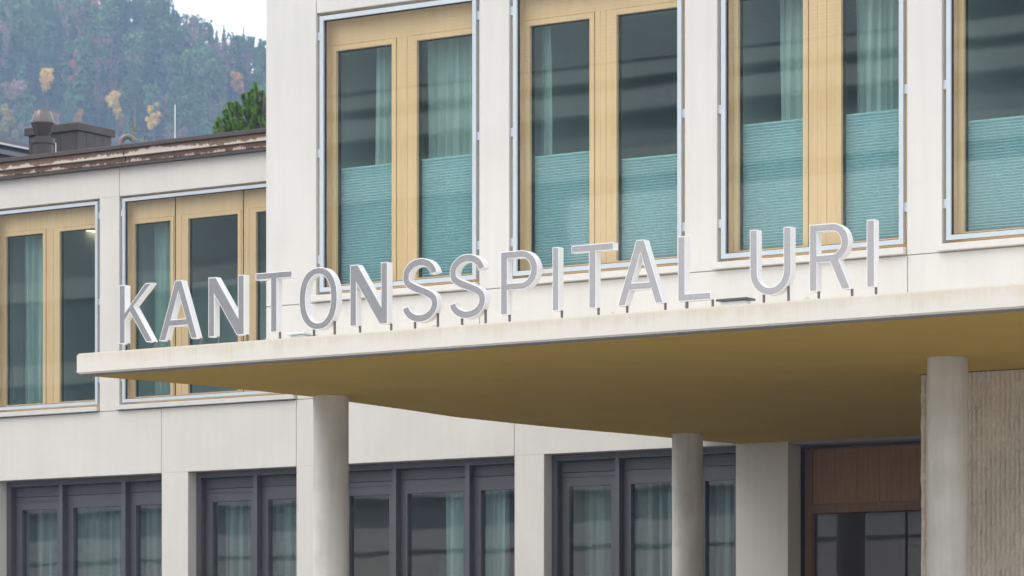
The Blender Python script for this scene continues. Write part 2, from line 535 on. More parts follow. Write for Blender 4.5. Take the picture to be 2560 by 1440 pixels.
def curtain(x0, x1, Y, z0, z1, mat, label, pitch=0.14, amp=0.05, gather=0.0, group=None):
    bm = bmesh.new()
    n = max(12, int((x1 - x0) / pitch * 12))
    rnd = random.Random(int(x0 * 1000))
    ph = [rnd.uniform(0, 6.28) for _ in range(4)]
    nz = 9
    rows = []
    for j in range(nz):
        t = j / (nz - 1)
        row = []
        for i in range(n + 1):
            u = i / n
            x = x0 + (x1 - x0) * u
            k = 2 * math.pi * (x - x0) / pitch
            y = amp * (math.sin(k + 0.8 * math.sin(k * 0.23 + ph[0])) + 0.45 * math.sin(k * 0.47 + ph[1]) + 0.3 * math.sin(2.3 * k + ph[2])) * (0.75 + 0.25 * (1 - t))
            xx = x + gather * (1 - t) * (0.5 - u) * (x1 - x0) + 0.012 * math.sin(5 * t + ph[3] + k * 0.3)
            row.append(bm.verts.new((xx, Y + y, z0 + (z1 - z0) * t)))
        rows.append(row)
    for a, b in zip(rows, rows[1:]):
        for i in range(n):
            bm.faces.new((a[i], a[i + 1], b[i + 1], b[i]))
    return tag(obj('curtain', bm, mat, None, smooth=True, fixn=False), label, 'curtain', group)

ZS = Z_SILL
bl_up = [(wz(857, 425, Y1 + .22) - ZS - .12, wz(1058, 402, Y1 + .22) - ZS - .12),
         (wz(1338, 395, Y1 + .22) - ZS - .12, wz(1556, 402, Y1 + .22) - ZS - .12),
         (wz(1860, 316, Y1 + .22) - ZS - .12, wz(2112, 291, Y1 + .22) - ZS - .12),
         (wz(2421, 307, Y1 + .22) - ZS - .12, wz(2421, 307, Y1 + .22) - ZS - .12), (1.2, 1.2), (1.0, 1.1)]
ROOM_TOP = Z_OPEN + 0.05
for k in range(NB):
    xa = XW + PITCH * k
    wide = k in (2, 3)                              # these two have a broader centre post
    tall_window(block, xa, xa + OW, Y1, (0.768, 0.678) if wide else (1, 1), bl_up[k], mul=0.273 if wide else 0.183)
    room(block, xa - 0.14, xa + PITCH - 0.16, Y1 + TH + 0.003, Y1 + 4.6, Z_BB + 0.21, ROOM_TOP, M['room'])
YK = Y1 + 0.36
zc0, zc1 = Z_BB + 0.3, ROOM_TOP - 0.08
cu = 'curtains behind the upper windows'
curtain(wx(938, YK), wx(1012, YK), YK, zc0, zc1, M['curtain'], 'pale curtain in the left pane of the upper window over letters O and N', 0.10, 0.035, group=cu)
curtain(wx(1075, YK), wx(1205, YK), YK, zc0, zc1, M['curtain'], 'pale curtain in the right pane of the upper window over the two letters S', 0.13, 0.03, group=cu)
curtain(wx(1350, YK), wx(1376, YK), YK, zc0, zc1, M['curtain'], 'narrow bunched curtain at the left edge of the upper window over letters P and I', 0.09, 0.03, group=cu)
curtain(wx(1950, YK), wx(2030, YK), YK, zc0, zc1, M['curtain'], 'pale curtain in the left pane of the upper window over letter U', 0.16, 0.03, group=cu)
curtain(wx(2140, YK), wx(2275, YK), YK, zc0, zc1, M['curtain'], 'evenly pleated curtain in the right pane of the upper window over letter R', 0.085, 0.035, group=cu)

# ------------------------------------------------------------------ side wing
wing = thing('side_wing', 'long cream concrete wing set back on the left under a stained cornice', 'building')
XWL = wx(-700, Y2)
Z_C0 = wz(0, 452, Y2)                              # underside of cornice
Z_SJ2 = Z_SILL - SILL_H - 0.012
U1 = (wx(-22, Y2), wx(249, Y2))
U2 = (wx(299, Y2), wx(741.6, Y2))
G = [(wx(-5, Y2), wx(403, Y2)), (wx(470, Y2), wx(740, Y2)), (wx(812, Y2), wx(1285, Y2)), (wx(1360, Y2), wx(1838, Y2))]
XPE = wx(1970, Y2)
TH2 = 0.3
def wp(*boxes):
    return panel(wing, M['wing'], *boxes)
# lower panels: pier on the left with the beam over the opening to its right
jl = [G[0][0] - 0.35, G[0][1], G[1][1], G[2][1], G[3][1]]
for k in range(4):
    a = jl[k] + JT
    wp((a, G[k][0], Y2, Y2 + TH2, 0.1, Z_GT), (a, jl[k + 1], Y2, Y2 + TH2, Z_GT, Z_SJ2))
wp((G[3][1] + JT, XPE, Y2, Y2 + TH2, 0.1, Z_GT + 0.5))
wp((XWL, jl[0], Y2, Y2 + TH2, 0.1, Z_SJ2))
boxo('wall_panel', M['wing'], wing, G[3][1] + JT, XPE, Y2 + 0.001, Y2 + TH2, Z_GT + 0.501, Z_SJ2)
# upper panels
wp((XWL, U1[0], Y2, Y2 + TH2, Z_SJ2 + JT, Z_OPEN), (XWL, U2[0] - JT, Y2, Y2 + TH2, Z_OPEN, Z_C0), (U1[1], U2[0] - JT, Y2, Y2 + TH2, Z_SJ2 + JT, Z_OPEN))
wp((U2[0], U2[1], Y2, Y2 + TH2, Z_OPEN, Z_C0))
wp((U2[1] + JT, XPE, Y2, Y2 + TH2, Z_SJ2 + JT, Z_C0))
bm = bmesh.new()
for x in jl[1:]:
    bx(bm, x - 0.0, x + JT, Y2 + 0.02, Y2 + TH2 - 0.02, Z_GT + 0.02, Z_SJ2 - 0.02)
bx(bm, U2[0] - JT, U2[0], Y2 + 0.02, Y2 + TH2 - 0.02, Z_OPEN + 0.01, Z_C0 - 0.01)
bx(bm, XWL, XPE, Y2 + 0.03, Y2 + TH2 - 0.03, Z_SJ2, Z_SJ2 + JT)
obj('joint', bm, M['joint'], wing)
tall_window(wing, U1[0], U1[1], Y2, (1, 1), None)
tall_window(wing, U2[0], U2[1], Y2, (0.82, 1.06, 0.82), None, seams=(wx(438, Y2 + .03), wx(608, Y2 + .03)))
room(wing, U1[0] - 0.15, U1[1] + 0.15, Y2 + TH2 + 0.003, Y2 + 4.6, Z_SJ2 - 0.7, Z_OPEN + 0.02, M['room'])
room(wing, U2[0] - 0.12, U2[1] + 0.15, Y2 + TH2 + 0.003, Y2 + 4.6, Z_SJ2 - 0.7, Z_OPEN + 0.02, M['room'])
YK2 = Y2 + 0.36
cz0, cz1 = Z_SJ2 - 0.5, Z_OPEN - 0.06
cg = 'curtains in the side wing'
curtain(wx(62, YK2), wx(142, YK2), YK2, cz0, cz1, M['curtain'], 'blue grey curtain in the left pane of the far left upper window', 0.11, 0.045, 0.1, cg)
curtain(wx(182, Y2 + 2.8), wx(252, Y2 + 2.8), Y2 + 2.8, cz0, cz1, M['curtain'], 'blue grey curtain hanging deep in the room of the far left upper window', 0.12, 0.05, 0.0, cg)
curtain(wx(392, YK2), wx(452, YK2), YK2, cz0, cz1, M['curtain'], 'curtain in the left pane of the wide upper window behind letter K', 0.12, 0.05, 0.0, cg)
boxo('low_partition', M['room'], wing, U2[0] - 0.05, U2[1] + 0.08, Y2 + 1.4, Y2 + 1.46, cz0 - 0.1, wz(560, 700, Y2 + 1.4))

# cornice, roof
Z_C1 = Z_C0 + (wz(0, 403, Y2) - Z_C0)
zz = lambda t: Z_C0 + (Z_C1 - Z_C0) * t / 0.40
M['band1'] = stained('stained_upper_band', (0.66, 0.57, 0.51), (0.17, 0.105, 0.068), 4.0, 0.9, -0.5, 1.3, (zz(0.17), zz(0.315)))
M['band2'] = stained('stained_lower_band', (0.55, 0.43, 0.36), (0.085, 0.048, 0.032), 9.0, 3.0, -1.0, 1.2, (zz(0.055), zz(0.165)))
corn = [('cornice_drip', M['cap'], 0.0, 0.055, 0.09, 0.0), ('cornice_band', M['band2'], 0.055, 0.165, 0.10, 0.0),
        ('cornice_band', M['band1'], 0.170, 0.315, 0.13, 0.0), ('cornice_cap', M['cap'], 0.318, 0.40, 0.17, 0.0)]
kz = (wz(0, 403, Y2) - Z_C0) / 0.40
xcuts = [XWL, wx(325, Y2), XPE]
for nm, mat, a, b, out, _ in corn:
    if nm in ('cornice_band', 'cornice_cap'):
        for p, q in zip(xcuts, xcuts[1:]):
            boxo(nm, mat, wing, p + 0.006, q - 0.006, Y2 - out, Y2 + TH2, Z_C0 + a * kz, Z_C0 + b * kz, bev=0.004)
    else:
        boxo(nm, mat, wing, XWL, XPE, Y2 - out, Y2 + TH2, Z_C0 + a * kz, Z_C0 + b * kz)
Z_RF = Z_C0 + 0.2
bm = bmesh.new()
bx(bm, XWL, XBL - 0.01, Y2 + TH2 + 0.01, Y2 + 12, Z_RF - 0.3, Z_RF)
obj('roof', bm, M['roofing'], wing)
bm = bmesh.new()
bx(bm, XWL, XWL + 0.3, Y2 + TH2 + 0.01, Y2 + 12, 0, Z_RF - 0.31)
bx(bm, XWL, XBL - 0.01, Y2 + 12.01, Y2 + 12.3, 0, Z_RF - 0.31)
obj('side_wall', bm, M['wing'], wing)

# ground floor windows
def low_window(x0, x1, muls, panes, curt, browned=False):
    """muls: px of mullion left edges; aluminium frame with projecting mullions, opaque head panels, sashes and panes"""
    yf = Y2 + 0.17
    bm = bmesh.new()
    fw = 0.075
    ztop = Z_GT
    bx(bm, x0, x0 + fw, yf, yf + 0.22, 0.1, ztop)
    bx(bm, x1 - fw, x1, yf, yf + 0.22, 0.1, ztop)
    bx(bm, x0 + fw, x1 - fw, yf, yf + 0.22, ztop - 0.075, ztop)
    win = obj('window', bm, M['alu'], wing)
    xs = [x0 + fw]
    for m in muls:
        boxo('mullion', M['alu'], win, m, m + 0.06, yf + 0.001, yf + 0.22, 0.1, ztop - 0.075)
        xs += [m, m + 0.06]
    xs.append(x1 - fw)
    zp = ZPANE
    for k in range(0, len(xs), 2):
        a, b = xs[k], xs[k + 1]
        boxo('head_panel', M['alu2'], win, a + 0.004, b - 0.004, yf + 0.10, yf + 0.2, zp + 0.17, ztop - 0.079)
        fix = panes[k // 2] == 'fixed'
        bm = bmesh.new()
        if fix:
            ring(bm, a + 0.003, b - 0.003, 0.12, zp + 0.163, yf + 0.098, yf + 0.2, 0.10, 0.09, 0.1, 0.163)
            sa, sb, st = a + 0.103, b - 0.093, zp
        else:
            ring(bm, a + 0.003, b - 0.003, 0.12, zp + 0.163, yf + 0.102, yf + 0.2, 0.035, 0.035, 0.06, 0.055)
            ring(bm, a + 0.042, b - 0.042, 0.184, zp + 0.104, yf + 0.096, yf + 0.19, 0.07, 0.07, 0.08, 0.104)
            sa, sb, st = a + 0.112, b - 0.112, zp
        obj('sash', bm, M['alu'], win)
        boxo('pane', M['pane_low'], win, sa - 0.004, sb + 0.004, yf + 0.14, yf + 0.15, 0.2, st + 0.003)
    room(wing, x0 - 0.12, x1 + 0.12, Y2 + TH2 + 0.1, Y2 + 5.0, 0.05, ztop + 0.02, M['room_brown'] if browned else M['room'])
    return win
ZPANE = wz(1573, 1210, Y2 + 0.27)
yq = Y2 + 0.17
low_window(G[0][0], G[0][1], [wx(147, yq), wx(304, yq)], ['sash', 'fixed', 'fixed'], True)
low_window(G[1][0], G[1][1], [wx(633, yq)], ['sash', 'fixed'], True)
low_window(G[2][0], G[2][1], [wx(980, yq), wx(1163, yq)], ['sash', 'fixed', 'fixed'], False, browned=True)
low_window(G[3][0], G[3][1], [wx(1537, yq), wx(1722, yq)], ['sash', 'fixed', 'fixed'], True)
YL = Y2 + 0.43
lz0, lz1 = 0.2, Z_GT - 0.06
lg = 'curtains behind the ground floor windows'
curtain(wx(92, YL), wx(425, YL), YL, lz0, lz1, M['curtain_warm'], 'drawn grey green curtain behind the far left ground floor window', 0.15, 0.045, group=lg)
curtain(wx(567, YL), wx(765, YL), YL, lz0, lz1, M['curtain_warm'], 'drawn grey curtain behind the narrow ground floor window left of the front column', 0.15, 0.045, group=lg)
curtain(wx(1118, YL), wx(1180, YL), YL, lz0, lz1, M['curtain'], 'bunched pale curtain in the middle pane of the ground floor window between two columns', 0.10, 0.05, 0.12, lg)
curtain(wx(1218, YL), wx(1266, YL), YL, lz0, lz1, M['curtain'], 'bunched pale curtain in the right pane of the ground floor window between two columns', 0.09, 0.05, -0.25, lg)
curtain(wx(1462, YL), wx(1860, YL), YL, lz0, lz1, M['curtain_warm'], 'thin drawn curtain behind the ground floor window at the rear column', 0.16, 0.045, group=lg)
tag(boxo('cabinet', M['room'], None, wx(1100, Y2 + 3), wx(1300, Y2 + 3), Y2 + 2.6, Y2 + 3.2, 0.1, wz(1100, 1395, Y2 + 3)), 'low grey cabinet inside the brown room beyond the ground floor window', 'cabinet')

# interior lamps
def disc_lamp(px, py, Y, r, label):
    p = at(px, py, Y)
    bm = bmesh.new()
    lathe(bm, p.x, p.y, [(r * 0.9, p.z), (r, p.z + 0.015), (r, p.z + 0.05)], 32)
    o = tag(obj('ceiling_lamp', bm, M['lamp'], None, smooth=True), label, 'lamp', 'lit ceiling lamps indoors')
    bm = bmesh.new()
    tube(bm, [(p.x, p.y, p.z + 0.05), (p.x, p.y, p.z + 0.12)], 0.02)
    obj('stem', bm, M['post'], o)
disc_lamp(228, 581, Y2 + 2.2, 0.17, 'round lit ceiling lamp seen in the far left upper window')
disc_lamp(915, 1252, Y2 + 1.6, 0.10, 'small lit ceiling lamp inside the brown room right of the front column')
def tube_lamp(pxa, pxb, py, Y, label):
    a, b = at(pxa, py, Y), at(pxb, py, Y)
    o = tag(boxo('tube_lamp', M['tube'], None, a.x, b.x, Y, Y + 0.12, a.z, a.z + 0.03), label, 'lamp', 'lit ceiling lamps indoors')
    boxo('housing', M['alu'], o, a.x - 0.02, b.x + 0.02, Y - 0.02, Y + 0.14, a.z + 0.031, a.z + 0.07)
tube_lamp(1466, 1526, 1223, Y2 + 0.62, 'lit tube lamp at the top of the ground floor window left of the rear column')

# ------------------------------------------------------------------ entrance
ent = thing('entrance_front', 'dark brown timber and glass entrance front set back in the shade', 'entrance')
YE = Y2 + 0.30
XE0, XE1 = wx(2012, YE), wx(2420, YE) + 2.6
bm = bmesh.new()
bx(bm, XPE, XE1, Y2 + 0.02, Y2 + 0.5, Z_SOF - 0.05, Z_SOF - 0.008)
obj('lintel', bm, M['border'], ent)
zr1 = wz(2030, 1262, YE)
zr0 = wz(2030, 1284, YE)
zw1 = Z_SOF - 0.09
nst = 16
xst = XE0 + 0.10
stw = (XE1 - xst) / nst
for k in range(nst):
    boxo('veneer_panel', M['wood'], ent, xst + stw * k + 0.001, xst + stw * (k + 1) - 0.001, YE + 0.01 + 0.001 * (k % 2), YE + 0.06, zr1 + 0.004, zw1)
bm = bmesh.new()
bx(bm, XE0, xst - 0.004, YE, YE + 0.1, 0.1, zw1)
bx(bm, xst - 0.004, XE1, YE, YE + 0.1, zr0, zr1)
obj('door_frame', bm, M['wood_dark'], ent)
boxo('backing', M['gasket'], ent, XE0, XE1, YE + 0.11, YE + 0.2, zr0 + 0.01, Z_SOF - 0.1)
xm = wx(2235, YE)
for a, b in ((xst, wx(2160, YE) + 0.5), (wx(2160, YE) + 0.53, XE1)):
    boxo('pane', M['pane_door'], ent, a + 0.002, b - 0.002, YE + 0.05, YE + 0.06, 0.12, zr0 - 0.012)
room(ent, XE0 - 0.2, XE1 + 0.2, YE + 0.21, YE + 5.5, 0.05, Z_SOF - 0.02, M['room_brown'])
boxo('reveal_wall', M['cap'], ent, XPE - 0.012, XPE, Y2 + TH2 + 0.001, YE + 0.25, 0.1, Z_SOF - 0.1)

# ribbed concrete wall
YR = 29.32
XR0, XR1 = wx(2303, YR), wx(2303, YR) + 3.2
ZR1 = wz(2420, 932, YR)
rw = thing('ribbed_wall', 'rough vertically ribbed brown concrete wall behind the right column', 'wall')
bm = bmesh.new()
rnd = random.Random(3)
rp = 0.0475
nr = int((XR1 - XR0) / rp)
rows, cols = 150, nr * 6
from mathutils import noise as mn
z_lo = 0.1
grid = []
for j in range(rows + 1):
    z = z_lo + (ZR1 - z_lo) * j / rows
    row = []
    for i in range(cols + 1):
        x = XR0 + rp * i / 6
        ph = (i % 6)
        dep = (0.0, 0.004, 0.026, 0.036, 0.034, 0.022)[ph]
        nv = mn.noise(Vector((x * 30, 7.3 * 1, z * 22))) * 0.5 + mn.noise(Vector((x * 70, 1.1, z * 45))) * 0.5
        nv2 = mn.noise(Vector((round((i - ph) / 6) * 3.7, 0.5, z * 9)))
        rough = (0.028 if ph in (2, 3, 4, 5) else 0.008)
        y = YR - dep * (0.75 + 0.6 * nv2) - rough * nv
        ed = 0.011 * nv if 0 < i < cols else 0.008 * nv2
        row.append(bm.verts.new((x + ed, y, z)))
    grid.append(row)
for a, b in zip(grid, grid[1:]):
    for i in range(cols):
        bm.faces.new((a[i], a[i + 1], b[i + 1], b[i]))
obj('rib_face', bm, M['rib'], rw, fixn=False)
boxo('core', M['rib'], rw, XR0 + 0.012, XR1 + 8, YR + 0.012, YR + 0.3, z_lo, ZR1 - 0.002)  # carried on unseen past the ribs to block light and darken the entrance
boxo('top_profile', M['border'], rw, XR0 - 0.09, XR1 + 0.05, YR - 0.05, YR + 0.25, ZR1 + 0.02, ZR1 + 0.045)
boxo('top_profile', M['alu'], rw, XR0 - 0.01, XR1, YR - 0.012, YR + 0.2, ZR1 + 0.001, ZR1 + 0.019)

# ------------------------------------------------------------------ canopy
can = thing('canopy', 'long flat concrete entrance canopy with an ochre underside carrying the sign', 'canopy')
XC0, XC1 = wx(192, Y0), wx(3600, Y0)
def sof(px, py):
    Y = (Z_SOF - EYE) * (ST * (px - CX) + CT * FPX) / (HOR - py)
    return (wx(px, Y), Y)
edge = [sof(500, 960.5), sof(665, 977.5), sof(780, 990), sof(1000, 1020.5), sof(1130, 1040), sof(1280, 1056), sof(1400, 1068), sof(1550, 1081), sof(1700, 1095), sof(1838, 1107)]
pl = [(XC0, Y0), (XC1, Y0), (XC1, Y2 - 0.003), (edge[-1][0], Y2 - 0.003)] + edge[-2::-1] + [(XC0, Y0 + 0.12)]
ZOB = Z_SOF + 0.001
M['fascia'] = stained('weathered_fascia', (0.725, 0.69, 0.635), (0.655, 0.595, 0.505), 2.0, 2.0, -0.1, 1.3, (Z_FB, Z_TOP), 0.18, 0.10)
bm = bmesh.new()
prism(bm, pl, Z_FB, Z_TOP)
bmesh.ops.recalc_face_normals(bm, faces=bm.faces)
bmesh.ops.bevel(bm, geom=[e for e in bm.edges if abs((e.verts[0].co - e.verts[1].co).z) < 1e-4], offset=0.012, segments=2, affect='EDGES')
obj('slab', bm, M['fascia'], can)
def inset(poly, dd):
    out = []
    n = len(poly)
    for i in range(n):
        p0, p1, p2 = Vector(poly[i - 1]), Vector(poly[i]), Vector(poly[(i + 1) % n])
        a, b = (p1 - p0).normalized(), (p2 - p1).normalized()
        na, nb = Vector((-a.y, a.x)), Vector((-b.y, b.x))
        d0, d1 = dd[i - 1], dd[i]
        q0, q1 = p1 + na * d0, p1 + nb * d1
        cr = a.x * b.y - a.y * b.x
        if abs(cr) < 1e-3:
            out.append(tuple(q0))
        else:
            t = ((q1.x - q0.x) * b.y - (q1.y - q0.y) * b.x) / cr
            out.append(tuple(q0 + a * t))
    return out
bm = bmesh.new()
brd = inset(pl, [0.015] * len(pl))
prism(bm, brd, Z_FB - 0.004, Z_FB + 0.01)
obj('soffit_border', bm, M['border'], can)
dd = [0.20, 0.1, 0.002] + [0.045] * (len(pl) - 4) + [0.045]
bm = bmesh.new()
prism(bm, inset(pl, dd), min(Z_SOF, Z_FB - 0.004) - 0.006, Z_FB - 0.002)
obj('ochre_soffit', bm, M['ochre'], can)

for px_, py_ in ((1195, 987), (1845, 952), (1672, 1042), (2062, 1082), (2285, 1004), (1560, 905), (905, 952)):
    sx, sy = sof(px_, py_)
    bm = bmesh.new()
    zc_ = min(Z_SOF, Z_FB - 0.004) - 0.006
    lathe(bm, sx, sy, [(0.105, zc_ - 0.004), (0.11, zc_ - 0.002), (0.11, zc_ + 0.004)], 24)
    obj('soffit_cover', bm, M['ochre'], can)
# columns
cgp = 'round columns under the canopy'
def column(px, Y, rad, label):
    x = wx(px, Y)
    bm = bmesh.new()
    n = 56
    zs = [0.1 + (Z_FB - 0.012 - 0.1) * i / 24 for i in range(25)]
    lathe(bm, x, Y, [(rad, z) for z in zs], n)
    tag(obj('column', bm, M['column'], None, smooth=True), label, 'column', cgp)
column(827, YC, 0.176, 'round concrete column under the canopy, leftmost, below letters O and N')
column(1718.5, 34.0, 0.172, 'shaded round concrete column standing in front of the ground floor window beside the entrance')
column(2369, YC, 0.178, 'brightest round concrete column in front of the ribbed wall')

# ------------------------------------------------------------------ sign letters
YS, LD, H, SW, BW = 25.15, 0.073, 0.538, 0.0715, 0.062
ZL = wz(298, 860.1, YS)
def arc(cx, cz, rx, rz, a0, a1, n=16, e=2.0):
    out = []
    for i in range(n + 1):
        t = R(a0 + (a1 - a0) * i / n)
        c, s_ = math.cos(t), math.sin(t)
        out.append((cx + rx * math.copysign(abs(c) ** (2 / e), c), cz + rz * math.copysign(abs(s_) ** (2 / e), s_)))
    return out
def L_I(w_):
    return [[(0, 0), (w_, 0), (w_, H), (0, H)]]
def L_T(w_):
    m = w_ / 2
    return [[(m - SW / 2, 0), (m + SW / 2, 0), (m + SW / 2, H - BW), (w_, H - BW), (w_, H), (0, H), (0, H - BW), (m - SW / 2, H - BW)]]
def L_L(w_):
    return [[(0, 0), (w_, 0), (w_, BW), (SW, BW), (SW, H), (0, H)]]
def L_N(w_):
    dg = 0.088
    return [[(0, 0), (SW, 0), (SW, H - 0.165), (w_ - dg + 0.002, 0), (w_, 0), (w_, H), (w_ - SW, H), (w_ - SW, 0.165), (dg - 0.002, H), (0, H)]]
def L_A(w_):
    m, aw = w_ / 2, 0.078
    f = lambda z, side: m + side * (0.5 * aw + (w_ / 2 - 0.5 * aw) * (1 - z / H))
    s2 = SW * 1.08
    zb0, zb1 = 0.125, 0.125 + BW
    apex = H - s2 * H / (w_ / 2 - aw / 2) * 0.50 - 0.03
    def fi(z, side):
        return f(z, side) - side * s2
    za = 0
    lo, hi = 0, H
    for _ in range(40):
        mid = (lo + hi) / 2
        if fi(mid, 1) > m:
            lo = mid
        else:
            hi = mid
    za = lo
    outer = [(f(0, -1), 0), (fi(0, -1), 0), (fi(zb0, -1), zb0), (fi(zb0, 1), zb0), (fi(0, 1), 0), (f(0, 1), 0), (f(H, 1), H), (f(H, -1), H)]
    hole = [(fi(zb1, -1), zb1), (m, za), (fi(zb1, 1), zb1)]
    return [outer, hole]
def L_K(w_):
    k = 0.082
    return [[(0, 0), (SW, 0), (SW, 0.215), (SW + 0.055, 0.283), (w_ - k, 0), (w_, 0), (SW + 0.105, 0.337), (w_ - 0.012, H), (w_ - k - 0.012, H), (SW, 0.292), (SW, H), (0, H)]]
def L_O(w_):
    return [arc(w_ / 2, H / 2, w_ / 2, H / 2 + 0.006, 0, 360, 64, 2.25)[:-1], arc(w_ / 2, H / 2, w_ / 2 - SW, H / 2 - 0.056, 0, 360, 64, 2.15)[:-1]]
def L_U(w_):
    r = w_ / 2
    zc = r * 1.0
    o = [(0, H)] + arc(r, zc, r, zc + 0.005, 180, 360, 28) + [(w_, H), (w_ - SW, H)] + arc(r, zc, r - SW, zc - BW, 360, 180, 28) + [(SW, H)]
    return [o]
def L_P(w_, zb=0.205, leg=None):
    rz = (H - zb) / 2
    rx = min(rz * 1.02, w_ - SW - 0.03)
    cz = zb + rz
    xc = w_ - rx
    outer = [(0, 0), (SW, 0)] + ([(SW, zb)] if not leg else [(SW, zb), (leg[0], zb), (leg[1], 0), (leg[2], 0), (leg[3], zb + 0.004)])
    st = -90 if not leg else -78
    if leg:
        st = -math.degrees(math.acos(max(0.0, min(0.95, (leg[3] - xc) / rx))))
        outer.pop()
    outer += arc(xc, cz, rx, rz, st, 90, 24) + [(0, H)]
    hole = [(SW, zb + BW)] + arc(xc, cz, rx - SW, rz - BW, -90, 90, 24) + [(SW, H - BW)]
    return [outer, hole]
def L_R(w_):
    bw = w_ * 0.955
    return L_P(bw, 0.228, (bw * 0.52, w_ - 0.085, w_, bw * 0.52 + 0.083))
def L_S(w_):
    # constant-width ribbon along a centre line
    h2 = SW / 2 * 0.97
    rx = w_ / 2 - h2
    rz = (H / 2 - h2 * 0.9) / 2 + 0.004
    c = []
    topc, botc = H - h2 * 0.9 + 0.006 - rz, h2 * 0.9 - 0.006 + rz
    for i in range(26):
        t = R(8 + (195 - 8) * i / 25)
        c.append((w_ / 2 + rx * 0.96 * math.cos(t), topc + rz * math.sin(t)))
    e0 = c[-1]
    lower = []
    for i in range(26):
        t = R(15 + (-172 - 15) * i / 25)
        lower.append((w_ / 2 + rx * math.cos(t), botc + rz * math.sin(t)))
    s0 = lower[0]
    p0, p3 = Vector(e0), Vector(s0)
    p1 = p0 + Vector((0.02, -0.075))
    p2 = p3 + Vector((-0.02, 0.075))
    mid = []
    for i in range(1, 14):
        t = i / 14
        q = (1 - t) ** 3 * p0 + 3 * (1 - t) ** 2 * t * p1 + 3 * (1 - t) * t * t * p2 + t ** 3 * p3
        mid.append(tuple(q))
    c += mid + lower
    le, ri = [], []
    for i, p in enumerate(c):
        a, b = Vector(c[max(i - 1, 0)]), Vector(c[min(i + 1, len(c) - 1)])
        t = (b - a).normalized()
        nn = Vector((-t.y, t.x)) * h2
        le.append(tuple(Vector(p) + nn))
        ri.append(tuple(Vector(p) - nn))
    return [le + ri[::-1]]
def letter(ch, fn, pxa, pxb, posts, label):
    x0, x1 = wx(pxa, YS), wx(pxb, YS)
    wl = x1 - x0
    conts = fn(wl)
    bm = bmesh.new()
    edges = []
    for c in conts:
        vs = [bm.verts.new((x0 + u, YS, ZL + v)) for u, v in c]
        edges += [bm.edges.new((vs[i], vs[(i + 1) % len(vs)])) for i in range(len(vs))]
    bmesh.ops.triangle_fill(bm, edges=edges, use_beauty=True)
    bmesh.ops.recalc_face_normals(bm, faces=bm.faces)
    if bm.faces[:] and sum(f.normal.y * f.calc_area() for f in bm.faces) > 0:
        bmesh.ops.reverse_faces(bm, faces=bm.faces)
    bf = bm.copy()
    ext = bmesh.ops.extrude_face_region(bm, geom=bm.faces[:], use_keep_orig=True)
    nv = [e for e in ext['geom'] if isinstance(e, bmesh.types.BMVert)]
    for v in nv:
        v.co.y += LD
    o = obj('sign_letter', bm, M['white'], None)
    tag(o, label, 'sign letter', 'letters of the sign on the canopy edge')
    bmesh.ops.inset_region(bf, faces=bf.faces[:], thickness=0.0075, use_boundary=True, use_even_offset=True)
    # keep only the inset inner faces
    keep = set()
    bnd = {v for v in bf.verts if v.is_boundary}
    rim = [f for f in bf.faces if any(v in bnd for v in f.verts)]
    bmesh.ops.delete(bf, geom=rim, context='FACES')
    for v in bf.verts:
        v.co.y = YS - 0.0025
    ext = bmesh.ops.extrude_face_region(bf, geom=bf.faces[:], use_keep_orig=True)
    for v in ext['geom']:
        if isinstance(v, bmesh.types.BMVert):
            v.co.y = YS - 0.0003
    obj('face', bf, M['face'], o)
    for ppx in posts:
        bm = bmesh.new()
        yy = YS + LD * 0.55
        xx = wx(ppx, yy)
        zt = ZL + 0.004
        if ch in 'OSU':                                   # curved undersides: run the post up to the metal
            best = [v for u, v in conts[0] if abs(x0 + u - xx) < 0.025 and v < H * 0.4]
            zt = ZL + (min(best) if best else 0) + 0.012
        tube(bm, [(xx, yy, Z_TOP - 0.004), (xx, yy, zt)], 0.0115, 10)
        obj('post', bm, M['post'], o)
sp = lambda u: 180 + u / 3.657
sq = lambda u: 840 + u / 3.657
sr = lambda u: 1500 + u / 3.2
letter('K', L_K, 298.1, 383, [sp(518), sp(760)], 'letter K at the left end of the sign')
letter('A', L_A, 398, 494.5, [sp(888), sp(1178)], 'letter A between K and N, left part of the sign')
letter('N', L_N, 521, 610.7, [sp(1340), sp(1603)], 'letter N between A and T, in front of the wide window')
letter('T', L_T, 639.4, 730.2, [sp(1902)], 'letter T between N and O, at the corner of the upper block')
letter('O', L_O, 748, 843.2, [sp(2213), sp(2402)], 'round letter O, the only O in the sign')
letter('N', L_N, 875, 969, [sq(220), sq(505)], 'letter N between O and S, under the first upper window')
letter('S', L_S, 1005.4, 1094.9, [sq(723), sq(932)], 'first of the two letters S, next to N')
letter('S', L_S, 1122.5, 1214, [sq(1153), sq(1368)], 'second of the two letters S, next to P')
letter('P', L_P, 1251.5, 1344.5, [sq(1587)], 'letter P after the double S, the only P in the sign')
letter('I', L_I, 1380.9, 1397.3, [sq(2065)], 'letter I between P and T')
letter('T', L_T, 1428.5, 1534, [sq(2400)], 'letter T between I and A, right half of the first word')
letter('A', L_A, 1543.75, 1658.4, [sr(218), sr(523)], 'letter A between T and L, near the end of the first word')
letter('L', L_L, 1694.4, 1777.5, [sr(698), sr(902)], 'letter L ending the first word, beside the skylight box')
letter('U', L_U, 1874.4, 1978, [sr(1311), sr(1508)], 'letter U starting the short second word')
letter('R', L_R, 2023.4, 2127, [sr(1750), sr(2017)], 'pale letter R in the middle of the short second word')
letter('I', L_I, 2166.6, 2186.6, [sr(2208)], 'letter I at the right end of the sign')

